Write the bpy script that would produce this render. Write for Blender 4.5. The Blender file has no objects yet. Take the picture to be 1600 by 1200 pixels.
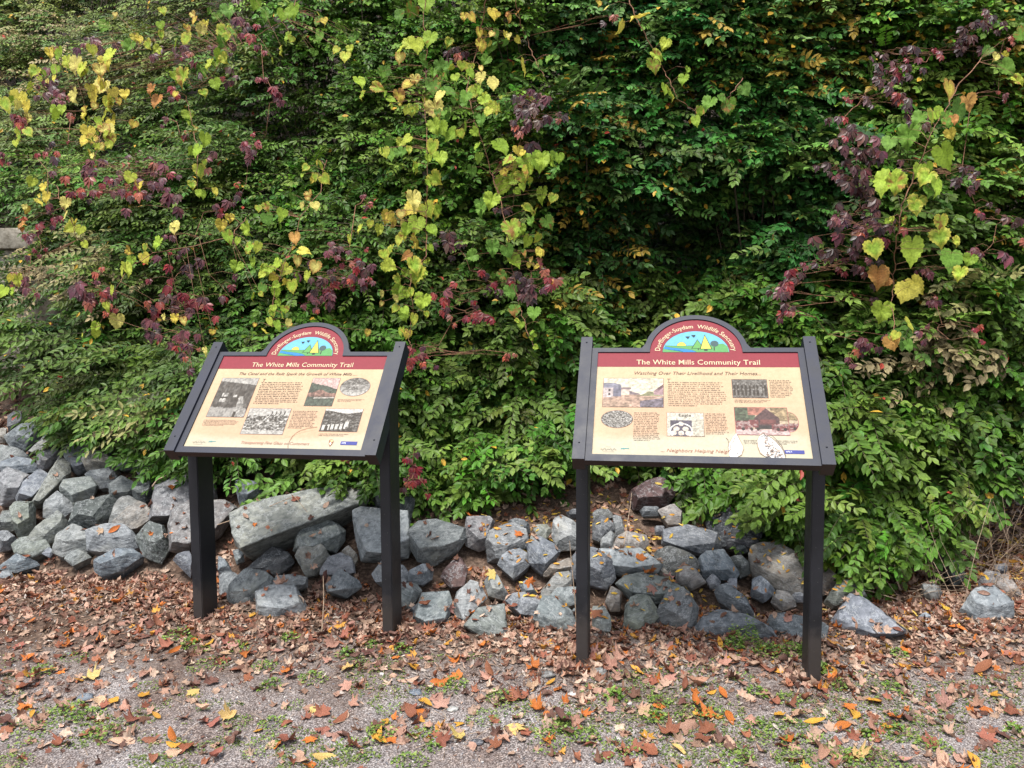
import bpy, bmesh, math, random
import numpy as np
from mathutils import Vector, Matrix, noise as mnoise
from mathutils.bvhtree import BVHTree
sc = bpy.context.scene
col = sc.collection
rnd = random.Random(7)
rg = np.random.default_rng(11)

# ------------------------------------------------------------------ camera
F, PIT, ROLL, CH = 1248.3, 0.0761, -0.0065, 1.55
fw = np.array([0, math.cos(PIT), -math.sin(PIT)])
up0 = np.array([0, math.sin(PIT), math.cos(PIT)])
xr = np.array([1.0, 0, 0])
RC = math.cos(ROLL)*xr + math.sin(ROLL)*up0
UC = math.cos(ROLL)*up0 - math.sin(ROLL)*xr
cd = bpy.data.cameras.new('camera'); cam = bpy.data.objects.new('camera', cd); col.objects.link(cam)
cam.matrix_world = Matrix(((RC[0], UC[0], -fw[0], 0), (RC[1], UC[1], -fw[1], 0), (RC[2], UC[2], -fw[2], CH), (0, 0, 0, 1)))
cd.sensor_width = 36; cd.lens = F/1600*36; cd.clip_end = 400; cd.clip_start = 0.05
sc.camera = cam

# ------------------------------------------------------------------ light: soft overcast day
SUN_EL, SUN_AZ = math.radians(66), math.radians(205)
w = bpy.data.worlds.new('World'); sc.world = w; w.use_nodes = True
nt = w.node_tree; bg = nt.nodes['Background']
sky = nt.nodes.new('ShaderNodeTexSky'); sky.sky_type = 'NISHITA'; sky.sun_disc = False
sky.sun_elevation = SUN_EL; sky.sun_rotation = SUN_AZ; sky.dust_density = 3.0; sky.air_density = 1.0
hs = nt.nodes.new('ShaderNodeHueSaturation'); hs.inputs['Saturation'].default_value = 0.42
nt.links.new(sky.outputs[0], hs.inputs['Color']); nt.links.new(hs.outputs[0], bg.inputs[0])
bg.inputs[1].default_value = 0.13
ld = bpy.data.lights.new('sun', 'SUN'); sun = bpy.data.objects.new('sun', ld); col.objects.link(sun)
ld.energy = 2.5; ld.angle = math.radians(12); ld.color = (1.0, 0.96, 0.9)
sd = Vector((math.sin(SUN_AZ)*math.cos(SUN_EL), math.cos(SUN_AZ)*math.cos(SUN_EL), math.sin(SUN_EL)))
sun.rotation_euler = (-sd).to_track_quat('-Z', 'Y').to_euler(); sun.location = (-3, -4, 12)
vs = sc.view_settings; vs.view_transform = 'Standard'; vs.look = 'None'; vs.gamma = 1.0; vs.exposure = 1.12
vs.use_curve_mapping = False

# ------------------------------------------------------------------ helpers
def lin(c):
    c = np.asarray(c, float)/255.0
    return np.where(c <= 0.04045, c/12.92, ((c+0.055)/1.055)**2.4)
def ray(px, py):
    px = np.asarray(px, float); py = np.asarray(py, float)
    a = (px-800)/F; b = -(py-600)/F
    return fw + a[..., None]*RC + b[..., None]*UC
def at(px, py, Y):
    d = ray(px, py); Y = np.asarray(Y, float)
    return np.array([0, 0, CH]) + d*(Y/d[..., 1])[..., None]
def hsh(ix, iy, s):
    n = (ix.astype(np.int64)*374761393 + iy.astype(np.int64)*668265263 + s*974634777) & 0xffffffff
    n = ((n ^ (n >> 13))*1274126177) & 0xffffffff
    return ((n ^ (n >> 16)) & 0xffff)/65535.0
def vn(x, y, s=0):
    x = np.asarray(x, float); y = np.asarray(y, float)
    x0 = np.floor(x); y0 = np.floor(y); fx = x-x0; fy = y-y0
    fx = fx*fx*(3-2*fx); fy = fy*fy*(3-2*fy)
    a = hsh(x0, y0, s); b = hsh(x0+1, y0, s); c = hsh(x0, y0+1, s); d = hsh(x0+1, y0+1, s)
    return (a*(1-fx)+b*fx)*(1-fy)+(c*(1-fx)+d*fx)*fy
def fbm(x, y, s=0, o=4):
    t = 0; a = .5; k = 1.0; x = np.asarray(x, float); y = np.asarray(y, float)
    for i in range(o):
        t = t+a*vn(x*k, y*k, s+i); a *= .5; k *= 2.03
    return t/(1-.5**o)
def nrmz(v):
    return v/np.maximum(np.linalg.norm(v, axis=-1, keepdims=True), 1e-9)

def tag(o, label=None, cat=None, group=None, kind=None):
    if label: o['label'] = label
    if cat: o['category'] = cat
    if group: o['group'] = group
    if kind: o['kind'] = kind
    return o
def empty(name, loc, label, cat, group=None):
    o = bpy.data.objects.new(name, None); col.objects.link(o); o.location = loc; o.empty_display_size = .1
    return tag(o, label, cat, group)
def big(name, V, Fc, mat, parent=None, C=None, smooth=False, loc=None):
    """numpy mesh: Fc (n,k) one polygon size"""
    V = np.asarray(V, np.float32); Fc = np.asarray(Fc, np.int32)
    if loc is not None: V = V-np.asarray(loc, np.float32)
    me = bpy.data.meshes.new(name); n, k = Fc.shape
    me.vertices.add(len(V)); me.vertices.foreach_set('co', V.ravel())
    me.loops.add(n*k); me.loops.foreach_set('vertex_index', Fc.ravel())
    me.polygons.add(n); me.polygons.foreach_set('loop_start', np.arange(0, n*k, k, dtype=np.int32))
    me.update(calc_edges=True)
    if C is not None:
        ca = me.color_attributes.new('Col', 'FLOAT_COLOR', 'POINT')
        c4 = np.ones((len(V), 4), np.float32); c4[:, :3] = C; ca.data.foreach_set('color', c4.ravel())
    me.polygons.foreach_set('use_smooth', np.full(n, smooth))
    if mat: me.materials.append(mat)
    o = bpy.data.objects.new(name, me); col.objects.link(o)
    if parent is not None: o.parent = parent
    if loc is not None and parent is None: o.location = loc
    return o
def inst(T, TF, P, X, N, S, C=None, CT=None):
    """scatter template T (k,3), faces TF over P with local x axis X, normal N, scale S ((n,) or (n,3))"""
    X = nrmz(X); Y = nrmz(np.cross(N, X)); Z = np.cross(X, Y)
    S = np.asarray(S); S = S[:, None] if S.ndim == 1 else S
    L = T[None]*S[:, None, :]
    V = P[:, None]+L[..., 0:1]*X[:, None]+L[..., 1:2]*Y[:, None]+L[..., 2:3]*Z[:, None]
    n, k = len(P), len(T)
    Fc = (TF[None]+(np.arange(n)*k)[:, None, None]).reshape(-1, TF.shape[1])
    CC = None
    if C is not None:
        CC = np.repeat(C[:, None, :], k, 1)
        if CT is not None: CC = CC*CT[None, :, None]
        CC = CC.reshape(-1, 3)
    return V.reshape(-1, 3), Fc, CC
def merge(parts):
    Vs = []; Fs = []; Cs = []; o = 0
    for V, Fc, C in parts:
        Vs.append(V); Fs.append(Fc+o); o += len(V)
        if C is not None: Cs.append(C)
    return np.concatenate(Vs), np.concatenate(Fs), (np.concatenate(Cs) if Cs else None)
def tubes(paths, radii, k=4, C=None):
    """list of (m,3) polylines -> quads"""
    Vs = []; Fs = []; o = 0; Cs = []
    for i, (p, r) in enumerate(zip(paths, radii)):
        p = np.asarray(p, float); m = len(p)
        t = nrmz(np.gradient(p, axis=0)); ref = np.array([.3, .2, .93])
        a = nrmz(np.cross(t, ref)); b = np.cross(t, a)
        rr = np.linspace(r, r*.5, m) if np.isscalar(r) else np.asarray(r)
        th = np.arange(k)*2*math.pi/k
        V = p[:, None]+rr[:, None, None]*(np.cos(th)[None, :, None]*a[:, None]+np.sin(th)[None, :, None]*b[:, None])
        Vs.append(V.reshape(-1, 3))
        ii = np.arange(m-1)[:, None]*k+np.arange(k)[None]; jj = np.arange(m-1)[:, None]*k+(np.arange(k)[None]+1) % k
        Fs.append(np.stack([ii, jj, jj+k, ii+k], -1).reshape(-1, 4)+o); o += m*k
        if C is not None: Cs.append(np.repeat(np.asarray(C[i])[None], m*k, 0))
    return np.concatenate(Vs), np.concatenate(Fs), (np.concatenate(Cs) if C is not None else None)

# ------------------------------------------------------------------ materials
def newmat(name):
    m = bpy.data.materials.new(name); m.use_nodes = True
    return m, m.node_tree, m.node_tree.nodes['Principled BSDF']
def node(t, ty, **kw):
    n = t.nodes.new(ty)
    for k, v in kw.items():
        if k in n.inputs: n.inputs[k].default_value = v
        else: setattr(n, k, v)
    return n
def ramp(t, fac, stops):
    r = t.nodes.new('ShaderNodeValToRGB'); e = r.color_ramp.elements
    while len(e) < len(stops): e.new(.5)
    for el, (p, c) in zip(e, stops):
        el.position = p; el.color = (*lin(c), 1) if len(c) == 3 else c
    t.links.new(fac, r.inputs[0]); return r.outputs[0]
def mixc(t, a, b, fac, mode='MIX'):
    m = t.nodes.new('ShaderNodeMix'); m.data_type = 'RGBA'; m.blend_type = mode
    for s, v in ((6, a), (7, b)):
        if hasattr(v, 'links') or hasattr(v, 'is_linked'): t.links.new(v, m.inputs[s])
        else: m.inputs[s].default_value = (*v, 1)
    if hasattr(fac, 'is_linked'): t.links.new(fac, m.inputs[0])
    else: m.inputs[0].default_value = fac
    return m.outputs[2]
def bump(t, b, h, s, d=.01, prev=None):
    n = t.nodes.new('ShaderNodeBump'); n.inputs['Strength'].default_value = s; n.inputs['Distance'].default_value = d
    t.links.new(h, n.inputs['Height'])
    if prev is not None: t.links.new(prev, n.inputs['Normal'])
    if b is not None: t.links.new(n.outputs[0], b.inputs['Normal'])
    return n.outputs[0]

def leaf_mat(name, rough=.45, trans=.25, veins=True, spec=.5):
    m, t, b = newmat(name)
    at_ = node(t, 'ShaderNodeAttribute', attribute_name='Col')
    tc = node(t, 'ShaderNodeNewGeometry')
    n = node(t, 'ShaderNodeTexNoise', Scale=90.0, Detail=2.0); t.links.new(tc.outputs['Position'], n.inputs['Vector'])
    g = ramp(t, n.outputs[0], [(.3, (200, 200, 200)), (.7, (255, 255, 255))])
    c = mixc(t, at_.outputs[0], g, 1.0, 'MULTIPLY')
    t.links.new(c, b.inputs['Base Color']); b.inputs['Roughness'].default_value = rough
    b.inputs['Specular IOR Level'].default_value = spec
    tr = node(t, 'ShaderNodeBsdfTranslucent'); t.links.new(c, tr.inputs[0])
    mx = node(t, 'ShaderNodeMixShader'); mx.inputs[0].default_value = trans
    t.links.new(b.outputs[0], mx.inputs[1]); t.links.new(tr.outputs[0], mx.inputs[2])
    t.links.new(mx.outputs[0], t.nodes['Material Output'].inputs[0])
    return m
M_leaf = leaf_mat('shrub_leaf', .5, .16, spec=.22)
M_grape = leaf_mat('grape_leaf', .6, .3, spec=.2)
M_creeper = leaf_mat('creeper_leaf', .42, .12, spec=.35)
M_weed = leaf_mat('weed_leaf', .5, .3)
M_dry = leaf_mat('dry_leaf', .7, .12, spec=.25)

def bark(name, c1, c2):
    m, t, b = newmat(name); g = node(t, 'ShaderNodeNewGeometry')
    n = node(t, 'ShaderNodeTexNoise', Scale=60.0, Detail=4.0); t.links.new(g.outputs['Position'], n.inputs['Vector'])
    t.links.new(ramp(t, n.outputs[0], [(.35, c1), (.65, c2)]), b.inputs['Base Color']); b.inputs['Roughness'].default_value = .85
    bump(t, b, n.outputs[0], .4, .004); return m
M_bark = bark('shrub_bark', (62, 52, 42), (104, 92, 76))
M_vine = bark('vine_stem', (92, 62, 46), (140, 100, 74))
M_twig = bark('dead_twig', (120, 100, 82), (170, 150, 128))

# fallen leaf: per-object colour
def fallen_mat():
    m, t, b = newmat('fallen_leaf')
    oi = node(t, 'ShaderNodeObjectInfo'); tc = node(t, 'ShaderNodeTexCoord')
    n = node(t, 'ShaderNodeTexNoise', Scale=35.0, Detail=5.0); t.links.new(tc.outputs['Object'], n.inputs['Vector'])
    v = node(t, 'ShaderNodeTexNoise', Scale=160.0, Detail=3.0); t.links.new(tc.outputs['Object'], v.inputs['Vector'])
    g = ramp(t, n.outputs[0], [(.3, (150, 130, 120)), (.48, (232, 226, 222)), (.7, (255, 255, 255))])
    g2 = ramp(t, v.outputs[0], [(.36, (120, 90, 70)), (.44, (255, 255, 255))])
    c = mixc(t, mixc(t, oi.outputs['Color'], g, 1.0, 'MULTIPLY'), g2, .6, 'MULTIPLY')
    t.links.new(c, b.inputs['Base Color']); b.inputs['Roughness'].default_value = .62; b.inputs['Specular IOR Level'].default_value = .3
    bump(t, b, n.outputs[0], .5, .004)
    tr = node(t, 'ShaderNodeBsdfTranslucent'); t.links.new(c, tr.inputs[0])
    mx = node(t, 'ShaderNodeMixShader'); mx.inputs[0].default_value = .12
    t.links.new(b.outputs[0], mx.inputs[1]); t.links.new(tr.outputs[0], mx.inputs[2])
    t.links.new(mx.outputs[0], t.nodes['Material Output'].inputs[0]); return m
M_fallen = fallen_mat()

def rock_mat():
    m, t, b = newmat('slate_rock')
    oi = node(t, 'ShaderNodeObjectInfo'); tc = node(t, 'ShaderNodeTexCoord')
    def ns(scale, det=5.0, sc3=None, rough=.6):
        n = node(t, 'ShaderNodeTexNoise', Scale=scale, Detail=det, Roughness=rough); src = tc.outputs['Object']
        if sc3:
            mp = node(t, 'ShaderNodeMapping'); mp.inputs['Scale'].default_value = sc3; t.links.new(src, mp.inputs[0]); src = mp.outputs[0]
        t.links.new(src, n.inputs['Vector']); return n.outputs[0]
    big_ = ns(7.0); mid = ns(28.0, 6.0); fine = ns(180.0, 4.0, None, .7); strat = ns(14.0, 5.0, (1, 1, 9.0))
    c = mixc(t, oi.outputs['Color'], ramp(t, big_, [(.3, (200, 204, 206)), (.55, (240, 240, 240)), (.75, (255, 250, 238))]), 1.0, 'MULTIPLY')
    c = mixc(t, c, ramp(t, mid, [(.32, (176, 178, 180)), (.5, (232, 232, 232)), (.72, (255, 255, 255))]), 1.0, 'MULTIPLY')
    c = mixc(t, c, ramp(t, strat, [(.38, (175, 178, 182)), (.55, (255, 255, 255))]), .42, 'MULTIPLY')
    # pale scuffs, veins and lichen specks
    wv = ns(9.0, 8.0, (1, 1, 2.2), .72)
    vein = ramp(t, wv, [(.485, (0, 0, 0)), (.5, (255, 255, 255)), (.515, (0, 0, 0))])
    c = mixc(t, c, tuple(lin((188, 192, 194))), mixc(t, (0, 0, 0), vein, .45))
    sp = ramp(t, fine, [(.6, (0, 0, 0)), (.7, (130, 130, 130))])
    c = mixc(t, c, tuple(lin((176, 178, 176))), sp)
    t.links.new(c, b.inputs['Base Color']); b.inputs['Roughness'].default_value = .72; b.inputs['Specular IOR Level'].default_value = .35
    h1 = bump(t, None, strat, .4, .010); h2 = bump(t, None, mid, .5, .010, h1); bump(t, b, fine, .5, .003, h2)
    return m
M_rock = rock_mat()

def ground_mat(name, kind):
    m, t, b = newmat(name); g = node(t, 'ShaderNodeNewGeometry'); P = g.outputs['Position']
    def ns(s, d=5.0, r=.6):
        n = node(t, 'ShaderNodeTexNoise', Scale=s, Detail=d, Roughness=r); t.links.new(P, n.inputs['Vector']); return n.outputs[0]
    vo = node(t, 'ShaderNodeTexVoronoi', Scale=150.0); t.links.new(P, vo.inputs['Vector'])
    vo2 = node(t, 'ShaderNodeTexVoronoi', Scale=75.0); t.links.new(P, vo2.inputs['Vector'])
    grav = ramp(t, vo.outputs['Color'], [(.0, (98, 92, 92)), (.35, (142, 139, 140)), (.6, (166, 164, 165)), (.85, (206, 202, 199)), (1, (132, 112, 106))])
    grav = mixc(t, grav, ramp(t, vo2.outputs['Color'], [(.0, (120, 112, 112)), (.5, (150, 146, 148)), (1, (190, 178, 170))]), .4)
    edge = ramp(t, vo.outputs['Distance'], [(.25, (255, 255, 255)), (.7, (110, 100, 95))])
    grav = mixc(t, grav, edge, .8, 'MULTIPLY')
    soil = ramp(t, ns(45.0, 6.0, .75), [(.3, (44, 37, 32)), (.5, (88, 74, 64)), (.7, (138, 121, 108))])
    if kind == 'hill': soil = ramp(t, ns(45.0, 6.0, .75), [(.3, (20, 17, 13)), (.7, (58, 48, 38))])
    if kind == 'gravel':
        sx = node(t, 'ShaderNodeSeparateXYZ'); t.links.new(P, sx.inputs[0])
        mr = node(t, 'ShaderNodeMapRange'); mr.inputs[1].default_value = 3.15; mr.inputs[2].default_value = 4.0
        ad = node(t, 'ShaderNodeMath', operation='ADD'); t.links.new(sx.outputs[1], ad.inputs[0])
        mu = node(t, 'ShaderNodeMath', operation='MULTIPLY_ADD'); t.links.new(ns(1.7, 4.0), mu.inputs[0]); mu.inputs[1].default_value = 1.6; mu.inputs[2].default_value = -.8
        t.links.new(mu.outputs[0], ad.inputs[1]); t.links.new(ad.outputs[0], mr.inputs[0])
        c = mixc(t, grav, soil, mr.outputs[0])
        c = mixc(t, c, ramp(t, ns(3.0), [(.35, (205, 190, 182)), (.65, (255, 255, 255))]), 1.0, 'MULTIPLY')
    elif kind == 'hill':
        sx = node(t, 'ShaderNodeSeparateXYZ'); t.links.new(P, sx.inputs[0]); mr = node(t, 'ShaderNodeMapRange'); mr.inputs[1].default_value = 13.2; mr.inputs[2].default_value = 13.8; t.links.new(sx.outputs[1], mr.inputs[0])
        c = mixc(t, soil, ramp(t, ns(30.0), [(.35, (60, 96, 34)), (.65, (112, 150, 58))]), mr.outputs[0])
    else:
        c = soil
    t.links.new(c, b.inputs['Base Color']); b.inputs['Roughness'].default_value = .9; b.inputs['Specular IOR Level'].default_value = .2
    h = bump(t, None, vo.outputs['Distance'], -.7, .006); bump(t, b, ns(60.0, 6.0, .7), .6, .01, h)
    return m
M_ground = ground_mat('gravel_ground', 'gravel'); M_hill = ground_mat('hill_grass', 'hill')

def concrete_mat():
    m, t, b = newmat('concrete'); g = node(t, 'ShaderNodeNewGeometry')
    def ns(s, d=6.0, r=.65):
        n = node(t, 'ShaderNodeTexNoise', Scale=s, Detail=d, Roughness=r); t.links.new(g.outputs['Position'], n.inputs['Vector']); return n.outputs[0]
    c = mixc(t, ramp(t, ns(1.6), [(.3, (112, 108, 98)), (.6, (158, 152, 140))]), ramp(t, ns(22.0), [(.35, (180, 176, 168)), (.6, (255, 255, 255))]), 1.0, 'MULTIPLY')
    t.links.new(c, b.inputs['Base Color']); b.inputs['Roughness'].default_value = .9; bump(t, b, ns(40.0), .5, .008); return m
M_conc = concrete_mat()

def frame_mat(name, c, wear):
    m, t, b = newmat(name); tc = node(t, 'ShaderNodeTexCoord')
    n = node(t, 'ShaderNodeTexNoise', Scale=9.0, Detail=6.0, Roughness=.7); t.links.new(tc.outputs['Object'], n.inputs['Vector'])
    n2 = node(t, 'ShaderNodeTexNoise', Scale=130.0, Detail=3.0); t.links.new(tc.outputs['Object'], n2.inputs['Vector'])
    k = [int(x*.82) for x in c]; l = [min(255, int(x*1.12+4)) for x in c]
    cc = ramp(t, n.outputs[0], [(.3, k), (.7, l)])
    sp = ramp(t, n2.outputs[0], [(.7, (0, 0, 0)), (.76, (wear, wear, wear))])
    cc = mixc(t, cc, tuple(lin((168, 165, 158))), sp)
    t.links.new(cc, b.inputs['Base Color'])
    t.links.new(ramp(t, n.outputs[0], [(.3, (176, 176, 176)), (.7, (206, 206, 206))]), b.inputs['Roughness'])
    if 'post' in name:      # dust and splashed mud on the lowest hand's width
        g = node(t, 'ShaderNodeNewGeometry'); sx = node(t, 'ShaderNodeSeparateXYZ'); t.links.new(g.outputs['Position'], sx.inputs[0])
        ma = node(t, 'ShaderNodeMath', operation='MULTIPLY_ADD'); t.links.new(n.outputs[0], ma.inputs[0]); ma.inputs[1].default_value = -.35; t.links.new(sx.outputs[2], ma.inputs[2])
        cc = mixc(t, cc, tuple(lin((108, 96, 86))), ramp(t, ma.outputs[0], [(0, (110, 110, 110)), (.09, (0, 0, 0))])); t.links.new(cc, b.inputs['Base Color'])
    bump(t, b, n2.outputs[0], .12, .001); b.inputs['Specular IOR Level'].default_value = .38
    return m
M_frame = frame_mat('charcoal_painted_metal', (29, 33, 46), 80)
M_post = frame_mat('black_painted_post', (21, 22, 27), 150)
M_under = frame_mat('brown_frame_edge', (36, 28, 28), 50)  # dark brown tone for the lower edges and the board

def print_mat(name='printed_panel', rough=.62):
    m, t, b = newmat(name)
    a = node(t, 'ShaderNodeAttribute', attribute_name='Col'); tc = node(t, 'ShaderNodeTexCoord')
    n = node(t, 'ShaderNodeTexNoise', Scale=60.0, Detail=6.0, Roughness=.7); t.links.new(tc.outputs['Object'], n.inputs['Vector'])
    c = mixc(t, a.outputs[0], ramp(t, n.outputs[0], [(.35, (243, 241, 238)), (.6, (255, 255, 255))]), 1.0, 'MULTIPLY')
    t.links.new(c, b.inputs['Base Color']); b.inputs['Roughness'].default_value = rough; b.inputs['Specular IOR Level'].default_value = .3
    return m
M_print = print_mat()

# ------------------------------------------------------------------ terrain
TX = [-6, -3.2, -2.2, -1.3, -.3, .5, 1.5, 2.3, 3.0, 6]; TY = [5.0, 4.62, 4.4, 4.2, 3.98, 3.86, 3.9, 4.15, 4.3, 4.6]
SX = [-6, -3, -1.3, 0, 1, 2, 3, 6]; SV = [.62, .62, .58, .5, .46, .3, .26, .3]
WALL_Y = 6.9
def gz(x, y):
    x = np.asarray(x, float); y = np.asarray(y, float)
    base = np.where(y < 4.3, .11*(y-3.62), .075)
    base = np.where(y < 3.0, -.068+.05*(y-3.0), base); base = np.maximum(base, -.16)
    toe = np.interp(x, TX, TY); s = np.interp(x, SX, SV)
    b = np.maximum(0, y-toe); b = np.where(b < .3, b*b/.6, b-.15)
    near = np.exp(-((np.abs(x)/9)**4))
    z = base*near + s*b + .02*(fbm(x*1.5, y*1.5, 3)-.5)*near + .05*(fbm(x*3, y*3, 9)-.5)*np.clip(b*2, 0, 1)
    return z
def gm(x, y):
    """ground surface as built: the bank sinks between its rocks"""
    b = np.maximum(0, np.asarray(y, float)-np.interp(x, TX, TY)); return gz(x, y)-.09*np.clip(b*4, 0, 1)
def hz(x, y):
    return 2.3+np.clip(y-7.1, 0, 12)*.74 + .25*(fbm(x*.8, y*.8, 21)-.5)
def grid(name, xs, ys, fn, mat):
    X, Y = np.meshgrid(xs, ys); V = np.stack([X, Y, fn(X, Y)], -1).reshape(-1, 3)
    nx, ny = len(xs), len(ys); i = (np.arange(ny-1)[:, None]*nx+np.arange(nx-1)[None]).ravel()
    return big(name, V, np.stack([i, i+1, i+nx+1, i+nx], -1), mat, smooth=True)
xs = np.concatenate([np.linspace(-70, -8, 12)[:-1], np.linspace(-8, -4.2, 30)[:-1], np.linspace(-4.2, 4.2, 260), np.linspace(4.2, 8, 30)[1:], np.linspace(8, 70, 12)[1:]])
ys = np.concatenate([np.linspace(-60, -2, 12)[:-1], np.linspace(-2, 2.4, 25)[:-1], np.linspace(2.4, 5.4, 120), np.linspace(5.4, 7.0, 16)[1:]])
tag(grid('ground', xs, ys, gm, M_ground), kind='structure')
tag(grid('hillside', np.linspace(-70, 70, 141), np.concatenate([np.linspace(7.0, 14, 40), np.linspace(15, 80, 14)]), hz, M_hill), kind='structure')
def hit(px, py):
    d = ray(px, py); o = np.array([0, 0, CH]); lo, hi = 1.5, 6.8
    ts = np.linspace(lo, hi, 400)/d[1]; p = o+d*ts[:, None]; f = p[:, 2]-gz(p[:, 0], p[:, 1])
    k = np.argmax(f < 0) if (f < 0).any() else len(ts)-1
    return p[k]
def prj(p):
    p = np.asarray(p)-np.array([0, 0, CH]); d = p@fw
    return 800+F*(p@RC)/d, 600-F*(p@UC)/d
# ------------------------------------------------------------------ concrete retaining wall
def bm_obj(name, bm, mat, parent=None, sharp=None):
    me = bpy.data.meshes.new(name); bm.normal_update(); bm.to_mesh(me); bm.free()
    for m in (mat if isinstance(mat, (list, tuple)) else [mat]): me.materials.append(m)
    if sharp is not None:
        me.polygons.foreach_set('use_smooth', np.ones(len(me.polygons), bool)); me.set_sharp_from_angle(angle=math.radians(sharp))
    o = bpy.data.objects.new(name, me); col.objects.link(o)
    if parent is not None: o.parent = parent
    return o
def box_bm(bm, lo, hi, bev=0):
    r = bmesh.ops.create_cube(bm, size=1); v = r['verts']
    for q in v: q.co = Vector([lo[i]+(q.co[i]+.5)*(hi[i]-lo[i]) for i in range(3)])
    if bev:
        es = list({e for q in v for e in q.link_edges}); bmesh.ops.bevel(bm, geom=es, offset=bev, segments=2, affect='EDGES', profile=.6)
    return v
bm = bmesh.new()
box_bm(bm, (-9, 6.88, -.2), (7, 7.12, 2.2), .02)
wall = bm_obj('concrete_wall', bm, M_conc, None, 30)
tag(wall, 'weathered pale concrete retaining wall glimpsed through leaves at the left edge', 'wall')
bm = bmesh.new(); box_bm(bm, (-9.03, 6.82, 2.203), (7.03, 7.16, 2.38), .025)
bm_obj('wall_coping', bm, M_conc, wall, 30)

# ------------------------------------------------------------------ signs
T46 = math.radians(46.37); cT, sT = math.cos(T46), math.sin(T46)
PW, PH, AR, AV = .9, .577, .2095, .58
def arc(r, cv, a0, a1, n):
    return [(r*math.cos(a), cv+r*math.sin(a)) for a in np.linspace(a0, a1, n)]
def text_mesh(s, bold=0.0, shear=0.0, space=1.0):
    c = bpy.data.curves.new('t', 'FONT'); c.body = s; c.size = 1; c.offset = bold; c.shear = shear
    c.space_character = space; c.resolution_u = 3; c.dimensions = '2D'; c.fill_mode = 'FRONT'
    o = bpy.data.objects.new('t', c); col.objects.link(o); bpy.context.view_layer.update()
    me = bpy.data.meshes.new_from_object(o.evaluated_get(bpy.context.evaluated_depsgraph_get()))
    V = np.array([v.co[:2] for v in me.vertices]); me.calc_loop_triangles()
    Fc = np.array([t.vertices[:] for t in me.loop_triangles], int)
    bpy.data.objects.remove(o); bpy.data.curves.remove(c); bpy.data.meshes.remove(me)
    return V, Fc
CAP = None
def text_fit(s, u0, u1, v0, cap, **k):
    """text with its cap height and width fitted"""
    global CAP
    if CAP is None: CAP = text_mesh('H')[0][:, 1].max()
    V, Fc = text_mesh(s, **k); x0, x1 = V[:, 0].min(), V[:, 0].max()
    V = np.stack([u0+(V[:, 0]-x0)*(u1-u0)/(x1-x0), v0+V[:, 1]*cap/CAP], -1)
    return V, Fc
def serif(V, Fc): return V, Fc
def quads(Q):
    Q = np.asarray(Q, float); n = len(Q)
    V = np.stack([Q[:, [0, 1]], Q[:, [2, 1]], Q[:, [2, 3]], Q[:, [0, 3]]], 1).reshape(-1, 2)
    f = np.arange(n)[:, None]*4
    return V, np.concatenate([f+np.array([[0, 1, 2]]), f+np.array([[0, 2, 3]])])
def para(u0, u1, v0, v1, lines, seed, ragged=.12, hh=.44):
    """rows of tiny illegible letter marks"""
    r = random.Random(seed); Q = []; lh = (v1-v0)/lines; xh = lh*hh
    for i in range(lines):
        vb = v1-(i+1)*lh+lh*.25; x = u0+r.random()*ragged*.2*(u1-u0); end = u1-r.random()*ragged*(u1-u0)
        if i == lines-1: end = u0+(u1-u0)*r.uniform(.35, .8)
        while x < end:
            for k in range(r.randint(2, 8)):
                wd = xh*r.uniform(.55, .95)
                if x+wd > end: break
                t = r.random(); h = xh*(1.45 if r.random() < .25 else 1); lo = vb-(xh*.4 if t > .9 else 0)
                st = wd*.3
                Q.append((x, lo, x+st, vb+h))
                if t < .75: Q.append((x+wd*.62, vb, x+wd*.62+st*.9, vb+xh))
                if t < .6: Q.append((x, vb+xh*.78, x+wd*.9, vb+xh))
                if .3 < t < .7: Q.append((x, vb, x+wd*.9, vb+xh*.2))
                x += wd*1.12
            x += xh*.7
    return quads(Q)
def fan(pts):
    n = len(pts); return np.array(pts, float), np.array([(0, i, i+1) for i in range(1, n-1)])
def ell(cu, cv, ru, rv, n=40): return fan([(cu+ru*math.cos(a), cv+rv*math.sin(a)) for a in np.linspace(0, 2*math.pi, n, endpoint=False)])
def stroke(pts, wd):
    P = np.array(pts, float); t = nrmz(np.gradient(P, axis=0)); n = np.stack([-t[:, 1], t[:, 0]], -1)*wd/2
    V = np.concatenate([P+n, P-n]); m = len(P)
    return V, np.array([(i, i+1, m+i+1) for i in range(m-1)]+[(i, m+i+1, m+i) for i in range(m-1)])

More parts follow.
